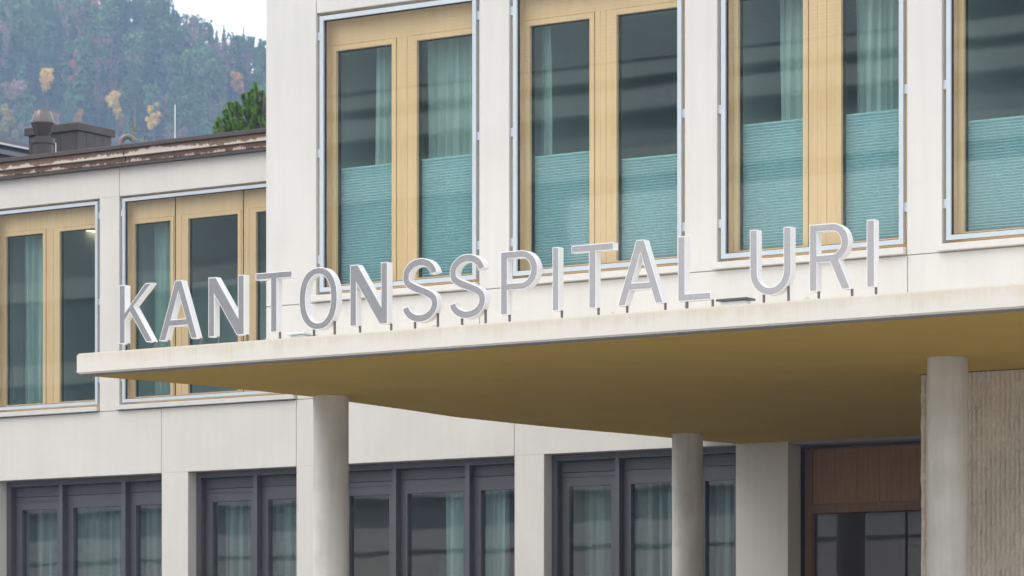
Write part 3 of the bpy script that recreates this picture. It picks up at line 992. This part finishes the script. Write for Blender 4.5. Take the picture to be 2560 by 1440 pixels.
# skylights and eye bolts on the canopy
def skylight(pxl, pxc, pxr, pyc, Yc, dark, label):
    # pxc, pyc: the near right corner
    x1, x0 = wx(pxc, Yc), wx(pxl, Yc)
    y1 = Yc * (VR - pxc) / (VR - pxr)
    zt = wz(pxc, pyc, Yc)
    sk = thing('skylight', label, 'skylight', group='skylight boxes on the canopy')
    boxo('curb', M['sky_dome'], sk, x0 + 0.03, x1 - 0.03, Yc + 0.03, y1 - 0.03, Z_TOP, zt - 0.022, bev=0.004)
    boxo('lid_rim', M['alu'] if dark else M['sky_dome'], sk, x0, x1, Yc, y1, zt - 0.02, zt, bev=0.004)
    bm = bmesh.new()
    bx(bm, x0 + 0.05, x1 - 0.05, Yc + 0.05, y1 - 0.05, zt + 0.001, zt + 0.006, bev=0.002)
    obj('lid', bm, M['sky_dome'], sk)
skylight(714, 760, 812, 829, 26.0, False, 'low white skylight box behind the letters T and O')
skylight(1789, 1867, 1898, 742, 26.0, True, 'low skylight box with a dark rim between L and U')
for px, py, nm in ((2533, 706, 'beyond the right end of the sign'), (2018, 741, 'between U and R'), (1533, 779, 'between T and A'), (1086, 809, 'under the first S'), (669, 846, 'below the T near the block corner')):
    p = at(px, py, Y0 + 0.3)
    bm = bmesh.new()
    pts = [(p.x + 0.022 * math.cos(t), p.y, Z_TOP + 0.03 + 0.026 * math.sin(t)) for t in [R(-60 + 300 * i / 18) for i in range(19)]]
    tube(bm, pts, 0.005, 8)
    tube(bm, [(p.x, p.y, Z_TOP - 0.003), (p.x, p.y, Z_TOP + 0.008)], 0.014, 8)
    tag(obj('eye_bolt', bm, M['rod'], None, smooth=True), 'small metal eye bolt on the canopy edge ' + nm, 'eye bolt', 'eye bolts along the canopy edge')

# ------------------------------------------------------------------ things on the wing roof
YV = 39.0
mpx = YV / (ST * (107.2 - CX) + CT * FPX)
vx = wx(107.2, YV)
def vz(v):
    return wz(107.2, 260 + v / 6.858, YV)
q = mpx / 6.858
vent = thing('roof_vent', 'brown metal chimney cowl on the flat roof, widest at its middle', 'vent')
bm = bmesh.new()
lathe(bm, vx, YV, [(205 * q, vz(335)), (207 * q, vz(326)), (128 * q, vz(122)), (134 * q, vz(118)), (120 * q, vz(112)), (118 * q, vz(150))], 48)
obj('cowl_top', bm, M['metal_cowl'], vent, smooth=True)
bm = bmesh.new()
lathe(bm, vx, YV, [(118 * q, vz(560)), (124 * q, vz(540)), (205 * q, vz(336))], 48)
obj('cowl_base', bm, M['metal_brown'], vent, smooth=True)
bm = bmesh.new()
lathe(bm, vx, YV, [(206 * q, vz(690)), (206 * q, vz(600)), (130 * q, vz(584)), (130 * q, vz(562))], 48)
obj('collar', bm, M['metal_brown'], vent, smooth=True)
bm = bmesh.new()
lathe(bm, vx, YV, [(178 * q, Z_RF), (178 * q, vz(688))], 48)
obj('shaft', bm, M['metal_brown'], vent, smooth=True)

YB = 40.2
bxr, bxl = wx(195, YB), wx(60, YB)
byb = YB * (VR - 195) / (VR - 341)
bzt, bzf = wz(195, 305, YB), wz(195, 324, YB)
rb = thing('roof_housing', 'dark brown sheet metal housing on the flat roof behind the chimney cowl', 'roof housing')
boxo('lid', M['metal_brown'], rb, bxl, bxr, YB, byb, bzf, bzt, bev=0.004)
npan = 4
for k in range(npan):
    ya = YB + 0.05 + (byb - YB - 0.1) * k / npan
    yb = YB + 0.05 + (byb - YB - 0.1) * (k + 1) / npan
    boxo('side_panel', M['metal_brown'], rb, bxr - 0.08, bxr - 0.04, ya + 0.003, yb - 0.003, Z_RF, bzf - 0.002)
for k in range(3):
    xa = bxl + 0.05 + (bxr - bxl - 0.13) * k / 3
    xb = bxl + 0.05 + (bxr - bxl - 0.13) * (k + 1) / 3
    boxo('front_panel', M['metal_brown'], rb, xa + 0.003, xb - 0.003, YB + 0.05, YB + 0.09, Z_RF, bzf - 0.002)
boxo('core', M['gasket'], rb, bxl + 0.06, bxr - 0.085, YB + 0.095, byb - 0.06, Z_RF, bzf - 0.003)
# gooseneck
YG = 38.4
pg = at(319, 363, YG)
mg = YG / (ST * (319 - CX) + CT * FPX)
bm = bmesh.new()
rr, rt = 15.5 * mg, 7.2 * mg
cxg, czg = wx(319, YG), wz(319, 357, YG)
pts = [(cxg - rr * CT * 1.0, YG - rr * ST, Z_RF)] + [(cxg + rr * math.cos(R(180 - a)) * CT, YG + rr * math.cos(R(180 - a)) * ST, czg + rr * math.sin(R(180 - a))) for a in range(0, 171, 10)]
tube(bm, pts, rt, 20)
tag(obj('gooseneck_pipe', bm, M['pipe'], None, smooth=True), 'grey bent vent pipe just above the stained cornice', 'pipe')
# rods
def rod(px, pya, Y, r, label, name='lightning_rod'):
    p = at(px, pya, Y)
    bm = bmesh.new()
    tube(bm, [(p.x, Y, Z_RF), (p.x, Y, p.z)], r, 8)
    tag(obj(name, bm, M['rod'], None, smooth=True), label, 'rod')
rod(437.5, 262, 38.5, 0.008, 'tall thin pale rod standing alone on the roof against the forest')
rod(139.5, 357, 38.2, 0.006, 'short thin pale rod beside the chimney cowl')
# rack of roof panels at the far left, running back
rk = thing('roof_panel_rack', 'stacked dark metal panel rack at the left end of the flat roof', 'panel rack')
YK0, YK1 = 38.3, 42.6
xr = wx(40, 42)
zk = lambda py: wz(40, py, 42)
boxo('panel', M['rack'], rk, xr - 2.2, xr, YK0, YK1, zk(363), zk(354))
boxo('edge_strip', M['rack_light'], rk, xr - 2.2, xr + 0.012, YK0, YK1, zk(368.5), zk(363.6))
boxo('shadow_gap', M['gasket'], rk, xr - 2.2, xr - 0.06, YK0, YK1, zk(380), zk(369))
boxo('beam', M['rack'], rk, xr - 2.2, xr + 0.02, YK0, YK1, zk(392), zk(380.5))
boxo('stand', M['metal_brown'], rk, xr - 2.1, xr - 0.08, YK0, YK1, Z_RF, zk(392.5))

# ------------------------------------------------------------------ pine behind the wing
pine = thing('pine_tree', 'bright green pine with upright needle tufts rising behind the stained roof edge', 'tree')
YP = 52.0
s = NT('pine_needles')
pn = s.noise(sc=9.0, detail=3)
M['needle'] = s.base(s.ramp(pn, [(0.3, (0.045, 0.12, 0.018, 1)), (0.7, (0.24, 0.42, 0.05, 1))]), 0.6, spec=0.3)
M['bark'] = plain('pine_bark', (0.10, 0.085, 0.06, 1), 0.9, var=0.2)
TF = [(1065, 170), (990, 300), (1090, 300), (1220, 345), (1240, 470), (930, 385), (790, 415), (820, 550), (950, 480), (1050, 550), (1150, 580), (880, 550), (460, 610), (530, 620), (625, 590), (660, 720), (365, 790), (540, 830), (700, 820), (1080, 750), (1160, 760), (880, 870), (960, 890), (1190, 930), (240, 960), (195, 1040), (370, 960), (270, 1110), (350, 1140), (420, 1180), (240, 1230), (160, 1270), (500, 1190), (600, 1180), (650, 1010), (700, 1040), (770, 1090), (860, 1190), (960, 1120), (1180, 1150), (700, 1270), (1280, 850), (1300, 640), (1340, 500), (1360, 720), (1400, 900), (1330, 1040), (1440, 640), (1020, 650), (820, 760), (1010, 1000), (560, 960), (430, 900)]
rnd = random.Random(11)
bmn, bmb, bmo = bmesh.new(), bmesh.new(), bmesh.new()
base = at(655, 420, YP)
def shoot(tip, dirv, ln, rad, nn, bmn=bmn):
    dirv = dirv.normalized()
    o1 = dirv.orthogonal().normalized()
    o2 = dirv.cross(o1)
    for _ in range(nn):
        t = rnd.random() ** 0.8
        p = tip - dirv * ln * (1 - t)
        a = rnd.uniform(0, 6.283)
        out = (o1 * math.cos(a) + o2 * math.sin(a))
        nd = (out * rnd.uniform(0.6, 1.0) + dirv * rnd.uniform(0.1, 0.75) * (0.4 + 0.8 * t)).normalized() * rad * rnd.uniform(0.8, 1.25)
        sd = nd.cross(Vector((rnd.uniform(-1, 1), rnd.uniform(-1, 1), rnd.uniform(-1, 1)))).normalized() * 0.0055
        bmn.faces.new((bmn.verts.new(p - sd), bmn.verts.new(p + sd), bmn.verts.new(p + nd)))
for u, v in TF:
    Yj = YP + rnd.uniform(-0.45, 0.45)
    tip = at(520 + u / 9, 190 + v / 9, Yj)
    lean = Vector((tip.x - base.x, (tip.y - base.y) * 0.6, 0)) * 0.35 + Vector((0, 0, 1))
    ln = rnd.uniform(0.12, 0.18)
    shoot(tip, lean, ln * 0.85, 0.062, 420)
    for _ in range(1):
        off = Vector((rnd.uniform(-.09, .09), rnd.uniform(-.1, .1), -rnd.uniform(0.07, .2)))
        shoot(tip + off, lean + off * 3, rnd.uniform(.09, .14), 0.052, 190)
    mid = tip - lean.normalized() * (ln * 0.9)
    foot = Vector((base.x + (tip.x - base.x) * 0.35, base.y + (tip.y - base.y) * 0.4, mid.z - rnd.uniform(0.3, 0.6)))
    tube(bmb, [foot, (foot + mid) / 2 + Vector((0, 0, -0.05)), mid, tip - lean.normalized() * 0.03], 0.016, 5, r1=0.006)
    for t in (0.3, 0.55, 0.8):
        q = foot.lerp(mid, t)
        shoot(q + Vector((0, 0, 0.05)), lean, 0.2, 0.06, 100, bmo)
tube(bmb, [(base.x, base.y, 0), (base.x + 0.03, base.y, base.z * 0.6), (base.x, base.y, base.z), (base.x + 0.05, base.y, wz(638, 235, YP))], 0.16, 10, r1=0.02)
obj('foliage', bmn, M['needle'], pine, fixn=False)
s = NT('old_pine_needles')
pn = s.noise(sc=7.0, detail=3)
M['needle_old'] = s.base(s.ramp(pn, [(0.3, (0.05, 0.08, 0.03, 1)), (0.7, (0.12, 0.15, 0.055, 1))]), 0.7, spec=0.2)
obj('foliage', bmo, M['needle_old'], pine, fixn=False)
obj('trunk', bmb, M['bark'], pine, smooth=True)
tw = thing('sapling', 'thin twig with a few yellow leaves rising behind the gooseneck pipe', 'plant')
bml, bmt = bmesh.new(), bmesh.new()
for px, py in ((333, 300), (337, 322), (360, 338)):
    t = at(px, py, 44)
    tube(bmt, [(t.x + 0.05, 44, Z_RF - 0.3), (t.x + 0.02, 44, t.z - 0.15), t], 0.004, 5)
    for _ in range(9):
        c = t + Vector((rnd.uniform(-.04, .04), rnd.uniform(-.04, .04), rnd.uniform(-.2, .03)))
        a = Vector((rnd.uniform(-1, 1), rnd.uniform(-1, 1), rnd.uniform(-1, 1))).normalized() * 0.022
        b = a.orthogonal().normalized() * 0.014
        bml.faces.new([bml.verts.new(c + k) for k in (a, b, -a, -b)])
obj('leaves', bml, plain('yellow_green_leaf', (0.30, 0.30, 0.05, 1), 0.7), tw, fixn=False)
obj('twig', bmt, M['bark'], tw)

# ------------------------------------------------------------------ forested hill
def ridge_py(px):
    pts = [(-1200, -120), (0, -110), (300, -50), (410, 0), (490, 34), (560, 68), (600, 84), (670, 100), (800, 160), (1300, 330), (2600, 700)]
    for (a, b), (c, d_) in zip(pts, pts[1:]):
        if px <= c:
            return b + (d_ - b) * (px - a) / (c - a)
    return 700
Z_N, Z_R0, SL = 560.0, 600.0, 0.50
def hill_h(Z):
    return 75 + SL * (Z - Z_N)
TREE_H = 13.0
bm = bmesh.new()
nx_, nz_ = 60, 40
gridv = []
for i in range(nx_ + 1):
    px = -1600 + 4200 * i / nx_
    er = (HOR - ridge_py(px)) / FPX
    # distance where the slope reaches the ridge line (minus the tree crowns)
    col = []
    Zr = None
    for Zt in range(560, 1100, 2):
        if (hill_h(Zt) + 7.0 - EYE) / Zt >= er:
            Zr = Zt
            break
    Zr = Zr or 1100
    for j in range(nz_ + 1):
        t = j / nz_
        if t < 0.2:
            Z = 380 + (Z_N - 380) * t / 0.2
            h = 75 * (t / 0.2) ** 1.5
        elif t < 0.8:
            Z = Z_N + (Zr - Z_N) * (t - 0.2) / 0.6
            h = hill_h(Z)
        else:
            Z = Zr + 180 * (t - 0.8) / 0.2
            h = hill_h(Zr) * (1 - 0.6 * ((t - 0.8) / 0.2))
        p = cpt(px, 0, Z)
        col.append(bm.verts.new((p.x, p.y, h)))
    gridv.append(col)
for a, b in zip(gridv, gridv[1:]):
    for j in range(nz_):
        bm.faces.new((a[j], a[j + 1], b[j + 1], b[j]))
s = NT('forest_floor')
M['hillmat'] = s.base(s.ramp(s.noise(sc=0.12, detail=6), [(0.3, (0.018, 0.030, 0.018, 1)), (0.7, (0.05, 0.055, 0.03, 1))]), 0.95)
struct(obj('hill', bm, M['hillmat'], None, smooth=True))

def leafmat(name, a, b, sc=0.9):
    s = NT(name)
    inf = s.n('ShaderNodeObjectInfo')
    mp = s.noise(sc=sc, detail=3)
    col = s.ramp(mp, [(0.3, a), (0.7, b)])
    hv = s.n('ShaderNodeHueSaturation')
    mr = s.n('ShaderNodeMapRange')
    s.l(inf.outputs['Random'], mr.inputs[0])
    mr.inputs[3].default_value = 0.5
    mr.inputs[4].default_value = 1.75
    s.l(mr.outputs[0], hv.inputs['Value'])
    s.l(col, hv.inputs['Color'])
    return s.base(hv.outputs[0], 0.9, spec=0.1)
ML = {'spruce': leafmat('spruce_foliage', (0.014, 0.048, 0.034, 1), (0.045, 0.11, 0.055, 1)),
      'pinef': leafmat('pine_foliage', (0.025, 0.075, 0.04, 1), (0.11, 0.19, 0.08, 1)),
      'orange': leafmat('orange_foliage', (0.50, 0.21, 0.06, 1), (0.72, 0.37, 0.11, 1)),
      'yellow': leafmat('yellow_foliage', (0.55, 0.37, 0.08, 1), (0.78, 0.58, 0.17, 1)),
      'rust': leafmat('rust_foliage', (0.20, 0.07, 0.045, 1), (0.32, 0.13, 0.07, 1)),
      'bare': leafmat('bare_twigs', (0.16, 0.10, 0.11, 1), (0.27, 0.18, 0.18, 1))}
M['trunk'] = plain('pale_trunk', (0.22, 0.18, 0.15, 1), 0.9, var=0.2)
def spruce_mesh(name, seed, hgt, rad):
    rn = random.Random(seed)
    bm = bmesh.new()
    nt_ = 24
    for k in range(nt_):
        t = k / (nt_ - 1)
        z = hgt * (0.12 + 0.86 * t)
        r_ = rad * (1 - t) ** 0.8 * rn.uniform(0.75, 1.15) + 0.12
        nb = max(5, int(12 * (1 - t) + 4))
        a0 = rn.uniform(0, 6.28)
        for b in range(nb):
            a = a0 + 6.283 * b / nb + rn.uniform(-.25, .25)
            rl = r_ * rn.uniform(0.6, 1.2)
            dz = -rl * rn.uniform(0.15, 0.5)
            wd = rl * rn.uniform(0.22, 0.36) + 0.12
            c, s_ = math.cos(a), math.sin(a)
            p0 = Vector((0, 0, z + 0.25))
            tip = Vector((c * rl, s_ * rl, z + dz))
            side = Vector((-s_, c, 0)) * wd
            p0.z += rn.uniform(-0.4, 0.4)
            tip.z += rn.uniform(-0.5, 0.4)
            m_ = p0.lerp(tip, 0.55)
            dn = Vector((0, 0, -0.35 * rn.random()))
            v0, v1, v2, v3 = bm.verts.new(p0), bm.verts.new(m_ + side + dn), bm.verts.new(tip), bm.verts.new(m_ - side + dn)
            mm = bm.verts.new(m_ + Vector((0, 0, 0.22)))
            for tri in ((v0, v1, mm), (v1, v2, mm), (v2, v3, mm), (v3, v0, mm)):
                bm.faces.new(tri)
    return bm
def crown_mesh(seed, hgt, rx, dens, leaf, z0=0.35, lumps=9):
    rn = random.Random(seed)
    bm = bmesh.new()
    cl = []
    for _ in range(lumps):
        a = rn.uniform(0, 6.28)
        rr_ = rx * math.sqrt(rn.random()) * 0.75
        cl.append((Vector((rr_ * math.cos(a), rr_ * math.sin(a), hgt * rn.uniform(z0 + 0.08, 0.93))), rx * rn.uniform(0.28, 0.5)))
    for c, r_ in cl:
        for _ in range(dens):
            v = Vector((rn.gauss(0, 1), rn.gauss(0, 1), rn.gauss(0, 0.75))).normalized() * r_ * rn.uniform(0.6, 1.1)
            p = c + v
            n_ = Vector((rn.uniform(-1, 1), rn.uniform(-1, 1), rn.uniform(-0.2, 1))).normalized()
            a = n_.orthogonal().normalized() * leaf * rn.uniform(0.6, 1.3)
            b = n_.cross(a) * rn.uniform(0.5, 1.0)
            bm.faces.new([bm.verts.new(p + k) for k in (a, b, -a, -b)])
    return bm
def twig_mesh(seed, hgt, rx):
    rn = random.Random(seed)
    bm = bmesh.new()
    for _ in range(210):
        a = rn.uniform(0, 6.28)
        zs = hgt * rn.uniform(0.25, 0.75)
        ln = rx * rn.uniform(0.5, 1.2) * (1.1 - 0.5 * zs / hgt)
        p0 = Vector((math.cos(a), math.sin(a), 0)) * rn.uniform(0, 0.35) * rx + Vector((0, 0, zs))
        p1 = p0 + Vector((math.cos(a) * ln * 0.6, math.sin(a) * ln * 0.6, ln * rn.uniform(0.6, 1.3)))
        wv = Vector((-math.sin(a), math.cos(a), 0.3)).normalized() * 0.085
        bm.faces.new([bm.verts.new(k) for k in (p0 - wv, p0 + wv, p1)])
        for _ in range(2):
            q0 = p0.lerp(p1, rn.uniform(0.3, 0.9))
            q1 = q0 + Vector((rn.uniform(-1, 1), rn.uniform(-1, 1), rn.uniform(0.2, 1.2))) * rx * 0.3
            wv2 = (q1 - q0).orthogonal().normalized() * 0.07
            bm.faces.new([bm.verts.new(k) for k in (q0 - wv2, q0 + wv2, q1)])
    return bm
def trunk_bm(hgt, r_):
    bm = bmesh.new()
    tube(bm, [(0, 0, -1.5), (0.1, 0, hgt * 0.5), (0, 0.05, hgt * 0.97)], r_, 6, r1=r_ * 0.25)
    return bm
PROTO = {}
def proto(kind, crowns, trunks):
    me = []
    for cb, tb in zip(crowns, trunks):
        c = bpy.data.meshes.new(kind + '_crown')
        cb.to_mesh(c)
        cb.free()
        c.materials.append(ML[kind])
        t = bpy.data.meshes.new(kind + '_trunk')
        tb.to_mesh(t)
        tb.free()
        t.materials.append(M['trunk'] if kind != 'spruce' else M['bark'])
        me.append((c, t))
    PROTO[kind] = me
proto('spruce', [spruce_mesh('s', k, 15 + k, 2.7 + 0.3 * (k % 3)) for k in range(5)], [trunk_bm(15 + k, 0.2) for k in range(5)])
proto('pinef', [crown_mesh(30 + k, 15, 2.5, 75, 0.34, 0.4, 17) for k in range(4)], [trunk_bm(14.6, 0.2) for k in range(4)])
for kd in ('orange', 'yellow', 'rust'):
    proto(kd, [crown_mesh(60 + k, 11.5, 2.3, 70, 0.27, 0.3, 17) for k in range(3)], [trunk_bm(10.8, 0.16) for k in range(3)])
proto('bare', [crown_mesh(80 + k, 13.5, 2.4, 42, 0.2, 0.3, 15) for k in range(3)], [trunk_bm(12.8, 0.14) for k in range(3)])
NAMES = {'spruce': ('conifer', 'dark green spruce on the hazy forested slope', 'spruces on the slope'),
         'pinef': ('pine_tree', 'blue green pine with a rounded crown on the hazy slope', 'pines on the slope'),
         'rust': ('broadleaf_tree', 'rust coloured autumn tree among the conifers on the slope', 'rust coloured trees on the slope'),
         'bare': ('bare_tree', 'bare greyish mauve tree among the conifers on the slope', 'bare trees on the slope')}
def plant(kind, p, sc, rot, label=None, grp=None):
    nm, lb, gr = NAMES.get(kind, ('broadleaf_tree', '', None))
    c, t = random.choice(PROTO[kind])
    root = bpy.data.objects.new(nm, None)
    root.location = p
    root.rotation_euler = (0, 0, rot)
    root.scale = (sc, sc, sc * random.uniform(0.9, 1.15))
    COL.objects.link(root)
    tag(root, label or lb, 'tree', grp or gr)
    for n_, me in (('crown', c), ('trunk', t)):
        o = bpy.data.objects.new(n_, me)
        o.parent = root
        COL.objects.link(o)
def on_hill(px, py_top, tree_h):
    """where a tree whose top shows at this pixel stands on the slope"""
    e = (HOR - py_top) / FPX
    Z = (75 - SL * Z_N + tree_h - EYE) / (e - SL) if abs(e - SL) > 1e-6 else 700
    Z = max(Z_N - 20, min(1150, Z))
    p = cpt(px, py_top, Z)
    return Vector((p.x, p.y, hill_h(Z)))
random.seed(21)
SPZ = []
special = [('yellow', 385, 255, 0.62, 'bright yellow tree near the pale rod, low on the slope'), ('yellow', 20, 278, 0.75, 'golden tree at the left edge of the photo above the roof rack'),
           ('orange', 595, 172, 0.6, 'orange tree high above the pine, right part of the slope'), ('orange', 515, 104, 0.32, 'small orange tree below the ridge line'),
           ('yellow', 290, 200, 0.85, 'broad pale orange tree in the middle of the slope'), ('orange', 195, 284, 0.5, 'red orange tree just above the roof housing'),
           ('yellow', 118, 170, 0.6, 'thin yellowing tree left of the middle of the slope'), ('orange', 20, 55, 0.4, 'small orange tree at the upper left edge of the slope'),
           ('orange', 148, 278, 0.35, 'small orange tree beside the chimney cowl'), ('orange', 196, 38, 0.3, 'tiny orange tree near the top of the slope'),
           ('orange', 305, 290, 0.35, 'dull orange tree above the gooseneck pipe')]
for kd, px, py, sc, lb in special:
    p = on_hill(px, py, 11.5 * sc)
    SPZ.append((px, py, sc, -ST * p.x + CT * p.y))
    plant(kd, p, sc, random.uniform(0, 6.28), lb, 'coloured autumn trees on the slope')
cnt = 0
py = -40
row = 0
while py < 420:
    step = 13 + 3 * random.random()
    px = -30 + (row % 2) * 22
    while px < 700:
        x = px + random.uniform(-14, 14)
        y = py + random.uniform(-12, 12)
        px += 37
        if y < ridge_py(x) - 2 or y > 415 or (x > 545 and y > 330):
            continue
        r_ = random.random()
        lowleft = (x < 420 and y > 130)
        if r_ < (0.50 if not lowleft else 0.36):
            kd, hh = 'spruce', 17
        elif r_ < (0.80 if not lowleft else 0.60):
            kd, hh = 'pinef', 15
        elif r_ < (0.85 if not lowleft else 0.70):
            kd, hh = 'rust', 11.5
        else:
            kd, hh = 'bare', 13.5
        if kd == 'rust' and (x > 430 or y < ridge_py(x) + 60):
            kd, hh = 'spruce', 17
        sc = random.uniform(0.55, 1.0)
        p = on_hill(x, y, hh * sc)
        Zc = -ST * p.x + CT * p.y
        hid = lambda: any(abs(x - a) < 26 * c / 0.6 + 22 and -160 < y - b < 85 * c / 0.6 and Zc < z_ for a, b, c, z_ in SPZ if c > 0.45)
        for _ in range(2):
            if hid():
                sc *= 0.6
                p = on_hill(x, y, hh * sc)
                Zc = -ST * p.x + CT * p.y
        if hid():
            continue
        zone = ('along the ridge against the white sky' if y < ridge_py(x) + 45 else 'low on the slope just above the roof' if y > 215 else
                'at the upper left of the slope' if x < 210 and y < 110 else 'at the left edge of the slope' if x < 140 else
                'on the right of the slope beside the upper block' if x > 440 else 'in the middle of the slope')
        lb = {'spruce': 'dark pointed spruce ', 'pinef': 'blue green round crowned pine ', 'rust': 'rust coloured autumn tree ', 'bare': 'bare greyish mauve tree '}[kd] + zone
        plant(kd, p, sc, random.uniform(0, 6.28), lb, lb.replace('tree ', 'trees ').replace('spruce ', 'spruces ').replace('pine ', 'pines '))
        cnt += 1
    py += step
    row += 1
px = -30
while px < 690:
    kd, hh = random.choice((('spruce', 17), ('pinef', 15), ('spruce', 17), ('pinef', 15), ('bare', 13.5)))
    sc = random.uniform(0.5, 0.85)
    if abs(px - 595) < 42:
        sc = 0.36
    nm_ = {'spruce': 'dark pointed spruce', 'pinef': 'blue green round crowned pine', 'bare': 'bare greyish mauve tree'}[kd]
    if ridge_py(px) > -30:
        plant(kd, on_hill(px, ridge_py(px) + random.uniform(-8, 14), hh * sc), sc, random.uniform(0, 6.28), nm_ + ' along the ridge against the white sky', nm_ + 's along the ridge against the white sky')
    px += random.uniform(12, 20)
# forest beyond the frame, one mass
bm = bmesh.new()
for _ in range(420):
    px = random.choice((random.uniform(-1500, -60), random.uniform(720, 1500)))
    Z = random.uniform(Z_N, 800)
    e = (hill_h(Z) + 12 - EYE) / Z
    if HOR - e * FPX < ridge_py(px):
        continue
    p = cpt(px, 0, Z)
    h_, r_ = random.uniform(10, 16), random.uniform(1.6, 2.6)
    base_ = [bm.verts.new((p.x + r_ * math.cos(6.283 * k / 7) * random.uniform(.7, 1.2), p.y + r_ * math.sin(6.283 * k / 7), hill_h(Z) + random.uniform(0.5, 2.5))) for k in range(7)]
    top = bm.verts.new((p.x, p.y, hill_h(Z) + h_))
    for k in range(7):
        bm.faces.new((base_[k], base_[(k + 1) % 7], top))
struct(obj('forest', bm, ML['spruce'], None, fixn=False), 'stuff')

# ------------------------------------------------------------------ what stands opposite (seen only in the glass)
fb = thing('facing_building', 'pale building opposite, seen only as reflections in the window glass', 'building')
YF = -45.0
FX0, FX1 = -135.0, -38.0
M['fb_wall'] = concrete('facing_concrete', (0.74, 0.72, 0.69), 0.05, 0.04)
M['fb_pale'] = plain('facing_pale_band', (0.50, 0.49, 0.47, 1), 0.9)
M['fb_grey'] = plain('facing_grey_plaster', (0.30, 0.30, 0.30, 1), 0.9)
M['fb_dark'] = plain('facing_window_band', (0.17, 0.185, 0.19, 1), 0.3)
M['fb_brown'] = plain('facing_brown_wall', (0.50, 0.45, 0.42, 1), 0.8)
boxo('core', M['fb_dark'], fb, FX0, FX1, YF - 14, YF - 0.3, 0, 20.6)
boxo('upper_storey', M['fb_grey'], fb, FX0 + 1, FX1 - 1, YF - 13, YF - 3.06, 20.61, 23.85)
boxo('plinth', M['fb_brown'], fb, FX0, FX1, YF - 0.29, YF, 0, 8.2)
for z0, z1, out in ((8.4, 9.3, 0.0), (10.5, 10.95, 0.3), (12.6, 13.4, 0.0), (16.0, 16.9, 0.0), (19.6, 20.5, 0.0)):
    boxo('spandrel', M['fb_pale'], fb, FX0, FX1, YF - 0.29, YF + out, z0, z1)
for z0, z1, out in ((20.65, 21.6, -3.0), (22.2, 22.9, -2.2), (23.3, 23.8, -2.2)):
    boxo('parapet', M['fb_pale'], fb, FX0, FX1, YF - 10, YF + out, z0, z1)
boxo('upper_wall', M['fb_grey'], fb, FX0, -88.5, YF - 9, YF - 1.9, 20.75, 31)
boxo('upper_core', M['gasket'], fb, -88, -52, YF - 10, YF - 2.6, 23.9, 27.9)
for k in range(30):
    z = 24.0 + 0.125 * k
    boxo('slat', M['white'], fb, -88, -52, YF - 2.55, YF - 2.47, z, z + 0.05)
boxo('roof_edge', M['fb_wall'], fb, -88, -50, YF - 10, YF - 2.0, 27.95, 28.4)
boxo('pale_front', M['fb_wall'], fb, -64, FX1 + 8, YF + 0.31, YF + 0.5, 9.5, 18.9)
bm = bmesh.new()
nx2 = 90
lo, hi, bk = [], [], []
for i in range(nx2 + 1):
    x = -620 + 1300 * i / nx2
    h_ = (62 + 10 * math.sin(x * 0.021) + 5 * math.sin(x * 0.093) + 2.5 * math.sin(x * 0.31)) * min(1, max(0.1, (-20 - x) / 90))
    lo.append(bm.verts.new((x, -140, -0.5)))
    hi.append(bm.verts.new((x, -255, h_)))
    bk.append(bm.verts.new((x, -420, h_ * 1.25)))
for i in range(nx2):
    bm.faces.new((lo[i], hi[i], hi[i + 1], lo[i + 1]))
    bm.faces.new((hi[i], bk[i], bk[i + 1], hi[i + 1]))
struct(obj('hill', bm, M['hillmat'], None, smooth=True))

# ------------------------------------------------------------------ haze
s = NT('haze_air')
s.t.nodes.remove(s.b)
pv = s.n('ShaderNodeVolumePrincipled')
pv.inputs['Color'].default_value = (0.50, 0.69, 1.0, 1)
pv.inputs['Density'].default_value = 0.00052
pv.inputs['Anisotropy'].default_value = 0.1
s.l(pv.outputs[0], s.out.inputs['Volume'])
bm = bmesh.new()
bx(bm, -1450, 950, -1050, 1350, -1.0, 250)
struct(obj('haze', bm, s.m), 'stuff')
print('trees', cnt)
